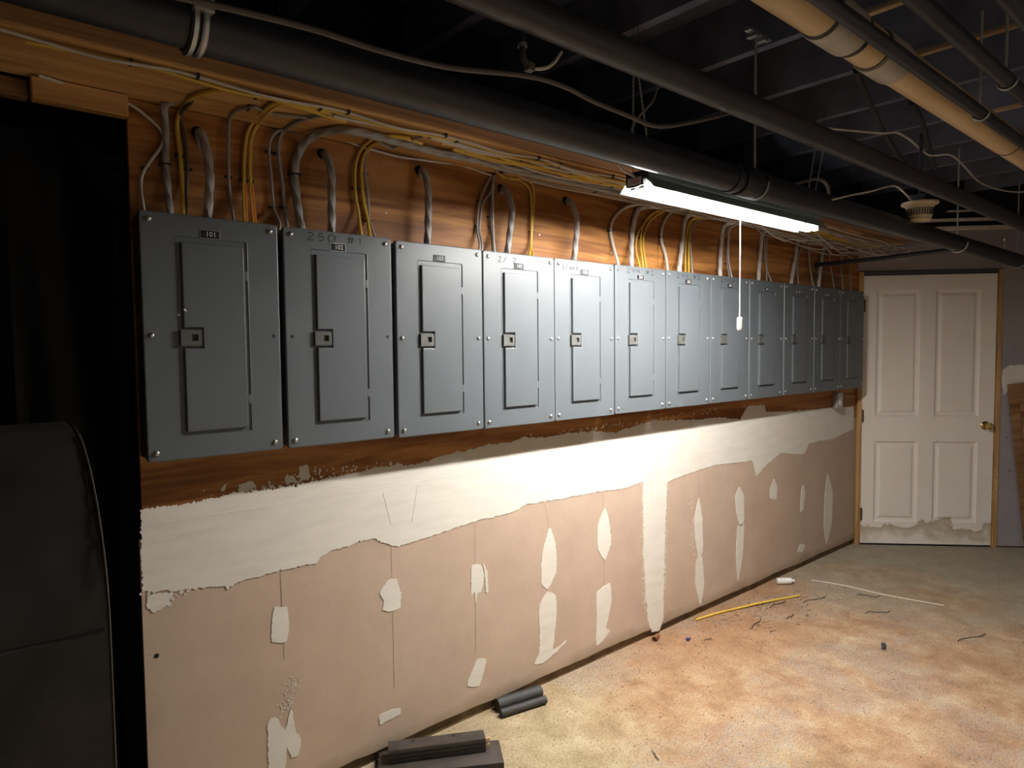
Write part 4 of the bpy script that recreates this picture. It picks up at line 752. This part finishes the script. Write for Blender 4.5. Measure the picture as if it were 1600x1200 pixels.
# ------------------------------------------------------------------ shop light
sl = empty('shop_light', (2.435, -.725, 2.045)); tag(sl, 'lit white tubular shop light hanging on chains above the panels', 'light fixture')
L = .625
h = MB()
prof = [(-.070, 0), (-.034, .040), (-.034, .042), (.034, .042), (.034, .040), (.070, 0)]
inner = [(-.0685, .0015), (-.0335, .0388), (.0335, .0388), (.0685, .0015)]
def sweep(d, pf):
    A = [d.bm.verts.new((-L, y, z)) for y, z in pf]; B = [d.bm.verts.new((L, y, z)) for y, z in pf]
    for k in range(len(pf)-1): d.bm.faces.new((A[k], A[k+1], B[k+1], B[k]))
sweep(h, inner); h.build('reflector', 'hood_white', sl)
h = MB(); sweep(h, prof); h.build('outer_hood', 'hood_flare_teal', sl)
for s in (-1, 1):
    t = MB().prism([(s*.016-.011, .001), (s*.016-.010, -.002), (s*.016-.006, -.0038), (s*.016+.006, -.0038), (s*.016+.010, -.002), (s*.016+.011, .001)], 0, -L+.008, L-.008).build('light_tube', 'lit_tube', sl, smooth=False)
    for e in (-1, 1):
        MB().box((e*(L-.006)-.004, s*.016-.012, .003), (e*(L-.006)+.004, s*.016+.012, .038), .002).build('lamp_holder', 'plastic_white', sl)
MB().box((-L+.002, -.034, .044), (L-.002, .034, .062), .004).build('ballast_channel', 'hood_flare_teal', sl)
ec = MB().prism([(-.036, .012), (.0, .008), (.036, .012), (.036, .058), (-.036, .058)], 0, -L-.012, -L+.02, .006, 2).build('end_cap', 'foam_dark', sl)
lb = MB().box((-L-.0135, -.028, .016), (-L-.0121, .028, .040), .0005, 1).build('label_sticker', 'plastic_white', ec)
for k in range(3): MB().box((-L-.0142, -.022, .020+.007*k), (-L-.0136, .018-.008*(k % 2), .0225+.007*k)).build('label_print', 'sticker_red', lb)
pc = empty('pull_cord', (2.452, -.725, 1.60)); tag(pc, 'white pull cord with a small plastic handle hanging from the shop light', 'pull cord')
MB().tube([(0, 0, .445), (0, 0, .2), (0, 0, .075), (0, 0, .05)], .0018, 6).build('cord', 'plastic_white', pc)
MB().tube([(0, 0, .055), (.004, 0, .045), (.005, 0, .035)], .0015, 5).build('loop_strand', 'plastic_white', pc); MB().tube([(0, 0, .055), (-.004, 0, .045), (-.005, 0, .035)], .0015, 5).build('loop_strand', 'plastic_white', pc)
MB().lathe([(.006, -.012), (.010, -.008), (.011, .0), (.0105, .036), (.007, .040), (.002, .042)], 12).build('handle', 'plastic_white', pc)
def chain(p0, p1, label):
    a, b = Vector(p0), Vector(p1); n = int((b-a).length/.013); d = MB()
    for i in range(n):
        c = a+(b-a)*(i+.5)/n; ax = (b-a).normalized(); sd_ = Vector((1, 0, 0)) if i % 2 else Vector((0, 1, 0))
        d.tube([c+ax*.0085*math.sin(t)+sd_*.0035*math.cos(t) for t in [2*math.pi*k/8 for k in range(9)]], .0013, 4, caps=False)
    o = tag(d.build('hanging_chain', 'galvanised'), label, 'chain', 'chains carrying the shop light')
    MB().tube([a, (a.x, a.y, 2.65)], .0012, 5).build('hanger_wire', 'black_paint', o)
chain((1.80, -.72, 2.45), (1.796, -.72, 2.10), 'left strand of the chains at the left end of the shop light')
chain((1.82, -.72, 2.45), (1.90, -.72, 2.10), 'right strand of the chains at the left end of the shop light')
chain((3.09, -.72, 2.43), (2.99, -.72, 2.10), 'left strand of the chains at the right end of the shop light')
chain((3.17, -.72, 2.43), (3.045, -.72, 2.10), 'right strand of the chains at the right end of the shop light')

# ------------------------------------------------------------------ black tank, left foreground
def tank():
    root = empty('metal_tank', (0, 0, 0)); tag(root, 'large black round-shouldered metal tank in the dark left foreground', 'tank')
    Rr, cy, zc, zb = .352, -.462, 1.027, .50; xe, xs = .230, -1.25
    def stad(r, n=20):
        o = [(cy+r*math.cos(math.pi*k/n), zc+r*math.sin(math.pi*k/n)) for k in range(n+1)]
        return o + [(cy+r*math.cos(math.pi+math.pi*k/n), zb+r*math.sin(math.pi+math.pi*k/n)) for k in range(n+1)]
    d = MB(); loops = []
    for x, r in ((xs, Rr-.03), (xs+.03, Rr), (xs+.4, Rr), (xe-.6, Rr), (xe-.10, Rr), (xe-.004, Rr), (xe-.003, Rr+.0015), (xe-.001, Rr+.0015), (xe, Rr), (xe-.012, Rr-.008), (xe-.016, Rr-.05), (xe-.018, Rr-.2)):
        loops.append([d.bm.verts.new((x, y, z)) for y, z in stad(r)])
    for a, b in zip(loops, loops[1:]):
        n = len(a)
        for k in range(n): d.bm.faces.new((a[k], a[(k+1) % n], b[(k+1) % n], b[k]))
    d.bm.faces.new(loops[0][::-1]); d.bm.faces.new(loops[-1]); d.build('tank_shell', 'tank_black', root)
    d = MB(); d.tube([(xe-.0005, y, z) for y, z in stad(Rr+.0025)[18:1:-1] + stad(Rr+.0025)[0:1]] if False else [(xe-.001, cy-(Rr+.003)*math.sin(t), zc+(Rr+.003)*math.cos(t)) for t in [math.radians(a) for a in range(20, 91, 5)]]+[(xe-.001, cy-Rr-.003, z) for z in (.9, .7, .5)], .0013, 6)
    d.build('weld_rim', 'tank_rim', root)
    d = MB(); d.tube([(xs+.05+(xe-xs-.06)*i/40, cy-Rr-.0005, zc+.008+.003*noise.noise((i*.4, 0, 0))) for i in range(41)], .0035, 6); d.build('seam', 'foam_dark', root)
    for x in (xs+.2, xe-.2):
        for s in (-1, 1): MB().tube([(x, cy+s*.2, .25), (x, cy+s*.2, 0)], .022, 12).build('leg', 'tank_black', root)
plain('tank_rim', (.16, .14, .12), .5, .3)
tank()

# ------------------------------------------------------------------ boards leaning by the door, floor things
def end_board(name, mat, s0, z_top, w, y, tilt, th, label, h):
    o = MB().box((0, -th, 0), (w, 0, h), .002, 1).build(name, mat)
    o.matrix_world = EM @ Matrix.Translation((s0, y, 0)) @ Matrix.Rotation(math.radians(tilt), 4, 'Y'); return tag(o, label, 'board')
end_board('plywood_offcut', 'pine_dark', 1.205, 1.23, .9, -.02, -7.0, .016, 'brown plywood board leaning on the end wall right of the door', 1.235)
end_board('strand_board', 'strand_board', 1.252, 1.1, .9, -.04, -6.2, .014, 'strand board leaning in front of the brown plywood at the right edge', 1.09)
def hull_rot(o, loc, rz): o.location = loc; o.rotation_euler = (0, 0, rz); return o
# dark blocks near the bottom of the photo
b1 = empty('dark_plank', (1.40, -.19, 0), (0, 0, math.radians(-32))); tag(b1, 'flat dark plank lying on the floor under the ribbed dark block', 'plank')
MB().box((-.26, -.07, .001), (.19, .075, .032), .003).build('plank_body', 'dark_board', b1); MB().tube([(-.2, -.0705, .024), (.15, -.0705, .024)], .002, 5).build('edge_groove', 'black_hole', b1)
b2 = empty('ribbed_block', (1.385, -.15, .033), (0, 0, math.radians(-29))); tag(b2, 'ribbed black wooden block with two dowels lying on the dark plank', 'block')
d = MB(); d.prism([(-.032, 0), (.032, 0), (.032, .048), (.030, .050), (-.030, .050), (-.032, .047), (-.032, .034), (-.029, .032), (-.032, .030), (-.032, .018), (-.029, .016), (-.032, .014)], 0, -.19, .165, .0015, 1); d.build('block_body', 'dark_board', b2)
for z in (.016, .036): MB().tube([(.164, -.01, z), (.183, -.01, z)], .0055, 10).build('dowel', 'jamb_wood', b2)
for x in (-.10, .05): MB().lathe([(.006, 0), (.006, .0004)], 10, Matrix.Translation((x, .015, .0502))).build('bored_hole', 'black_hole', b2)
for y, z, r, dx, lab in ((-.020, .027, .026, .015, 'thicker dark foam tube against the foot of the drywall'), (-.072, .018, .017, -.005, 'thinner dark foam tube lying in front of the thicker one')):
    o = empty('foam_tube', (1.855+dx, y-.018, z), (0, 0, math.radians(-9 if r > .02 else -11))); tag(o, lab, 'foam tube', 'foam tubes on the floor')
    n = 14; d = MB(); A = []; Bv = []
    d.lathe([(r, -.11), (r*1.02, -.05), (r, .0), (r*.99, .11), (r*.55, .1105), (r*.5, .06)], 16, Matrix.Rotation(math.radians(90), 4, 'Y')); d.build('tube_body', 'foam_dark', o)
    MB().box((-.11, -.0015, r*.93), (.11, .0015, r*1.012)).build('slit', 'black_hole', o)
cp = MB(); cp.tube([(2.80, -.045, .0135), (2.85, -.030, .0135)], .013, 14, caps=False); cp.tube([(2.80, -.045, .0135), (2.85, -.030, .0135)], .0105, 14, caps=False)
tag(cp.build('copper_fitting', 'copper'), 'short copper pipe fitting at the foot of the drywall joint', 'pipe fitting')
o = MB().tube(spline([(3.19, -.035, .007), (3.35, -.060, .007), (3.52, -.105, .008), (3.66, -.150, .012), (3.80, -.185, .007), (3.97, -.245, .007)], 6), .0065, 8).build('cable_offcut', 'cable_yellow'); tag(o, 'yellow cable offcut lying on the orange dirt by the wall', 'cable')
o = MB().tube(spline([(4.30, -.16, .004), (4.35, -.36, .005), (4.37, -.6, .004), (4.44, -.88, .004)], 6), .0034, 6).build('thin_dowel', 'raw_edge'); tag(o, 'thin pale stick lying on the concrete toward the door', 'stick')
wt = empty('plastic_bottle', (4.11, -.075, .021), (0, 0, math.radians(-38))); tag(wt, 'small white plastic bottle lying at the foot of the wall', 'bottle')
RY = Matrix.Rotation(math.radians(90), 4, 'Y')
MB().lathe([(.006, -.052), (.018, -.050), (.0205, -.044), (.0205, .035), (.016, .046), (.009, .050)], 18, RY).build('bottle_body', 'plastic_white', wt); MB().lathe([(.009, .050), (.009, .062), (.006, .064)], 12, RY).build('spout', 'plastic_white', wt)
bw = MB().lathe([(.004, 0), (.009, .002), (.008, .014), (.005, .026), (.002, .027)], 10, Matrix.Translation((2.93, -.155, .009)) @ RY).build('wire_nut', 'blue_plastic'); tag(bw, 'tiny blue wire connector on the dirt near the drywall joint', 'connector')
kn = empty('dark_clip', (3.60, -.86, 0), (0, 0, math.radians(20))); kn.scale = (.7, .7, .7); tag(kn, 'small dark metal clip alone on the open floor', 'clip')
MB().box((-.045, -.014, .001), (.0, .014, .012), .003).build('clip_base', 'foam_dark', kn); MB().box((.0, -.016, .001), (.045, .016, .018), .005).build('clip_head', 'foam_dark', kn); MB().tube([(-.04, 0, .012), (-.02, 0, .026), (.01, 0, .020)], .005, 6).build('clip_spring', 'staple_black', kn)
for i, (x, y, a, L, c) in enumerate([(4.05, -.66, -.5, .16, .03), (4.28, -.52, -.9, .13, .03), (3.62, -.36, .2, .10, .015), (3.98, -.33, -.2, .2, .02), (4.05, -1.12, -.3, .22, .02), (4.25, -1.36, -.5, .2, .03), (3.02, -.22, -.1, .06, .01), (2.0, -.66, 1.1, .06, .004), (3.4, -.28, .3, .2, .02), (3.75, -.22, 0., .18, .02)]):
    pts = [(x+L*(t-.5)*math.cos(a)-c*.5*math.sin(math.pi*t*2)*math.sin(a), y+L*(t-.5)*math.sin(a)+c*.5*math.sin(math.pi*t*2)*math.cos(a), .003+.004*abs(math.sin(7*t+i))) for t in [k/10 for k in range(11)]]
    o = MB().tube(pts, .0019, 5).build('wire_scrap', 'staple_black'); tag(o, 'short black scrap of wire or bark on the dirty floor', 'scrap', 'dark scraps on the floor')
db = MB()
for _ in range(3200):
    t = R.random(); x = R.gauss(3.4, .75); y = -abs(R.gauss(.05, .42)); 
    if t > .6: x = R.uniform(1.6, 4.8); y = R.uniform(-1.8, -.05)
    if x > 5.3+(-y)*.9 or x < 1.5: continue
    s = R.uniform(.0007, .0030); k = R.randint(4, 5); a0 = R.random()*6; ht = s*R.uniform(.4, 1.0)
    db.prism([(x+s*R.uniform(.6, 1.5)*math.cos(a0+6.283*j/k), y+s*R.uniform(.6, 1.5)*math.sin(a0+6.283*j/k)) for j in range(k)], 2, .0002, ht)
for _ in range(70):
    x = R.gauss(3.55, .32); y = -.06-abs(R.gauss(0, .20)); a0 = R.uniform(-.7, .9); Lc = R.uniform(.012, .05)
    db.tube([(x+Lc*(t-.5)*math.cos(a0)+.006*math.sin(5*t+a0), y+Lc*(t-.5)*math.sin(a0)+.006*math.cos(6*t), .002+.003*math.sin(3.1*t)) for t in [k/5 for k in range(6)]], R.uniform(.0008, .0018), 4)
o = db.build('floor_grit', 'debris_mix', smooth=False); o['kind'] = 'stuff'; tag(o, 'loose grit and crumbs scattered over the concrete floor', 'grit')
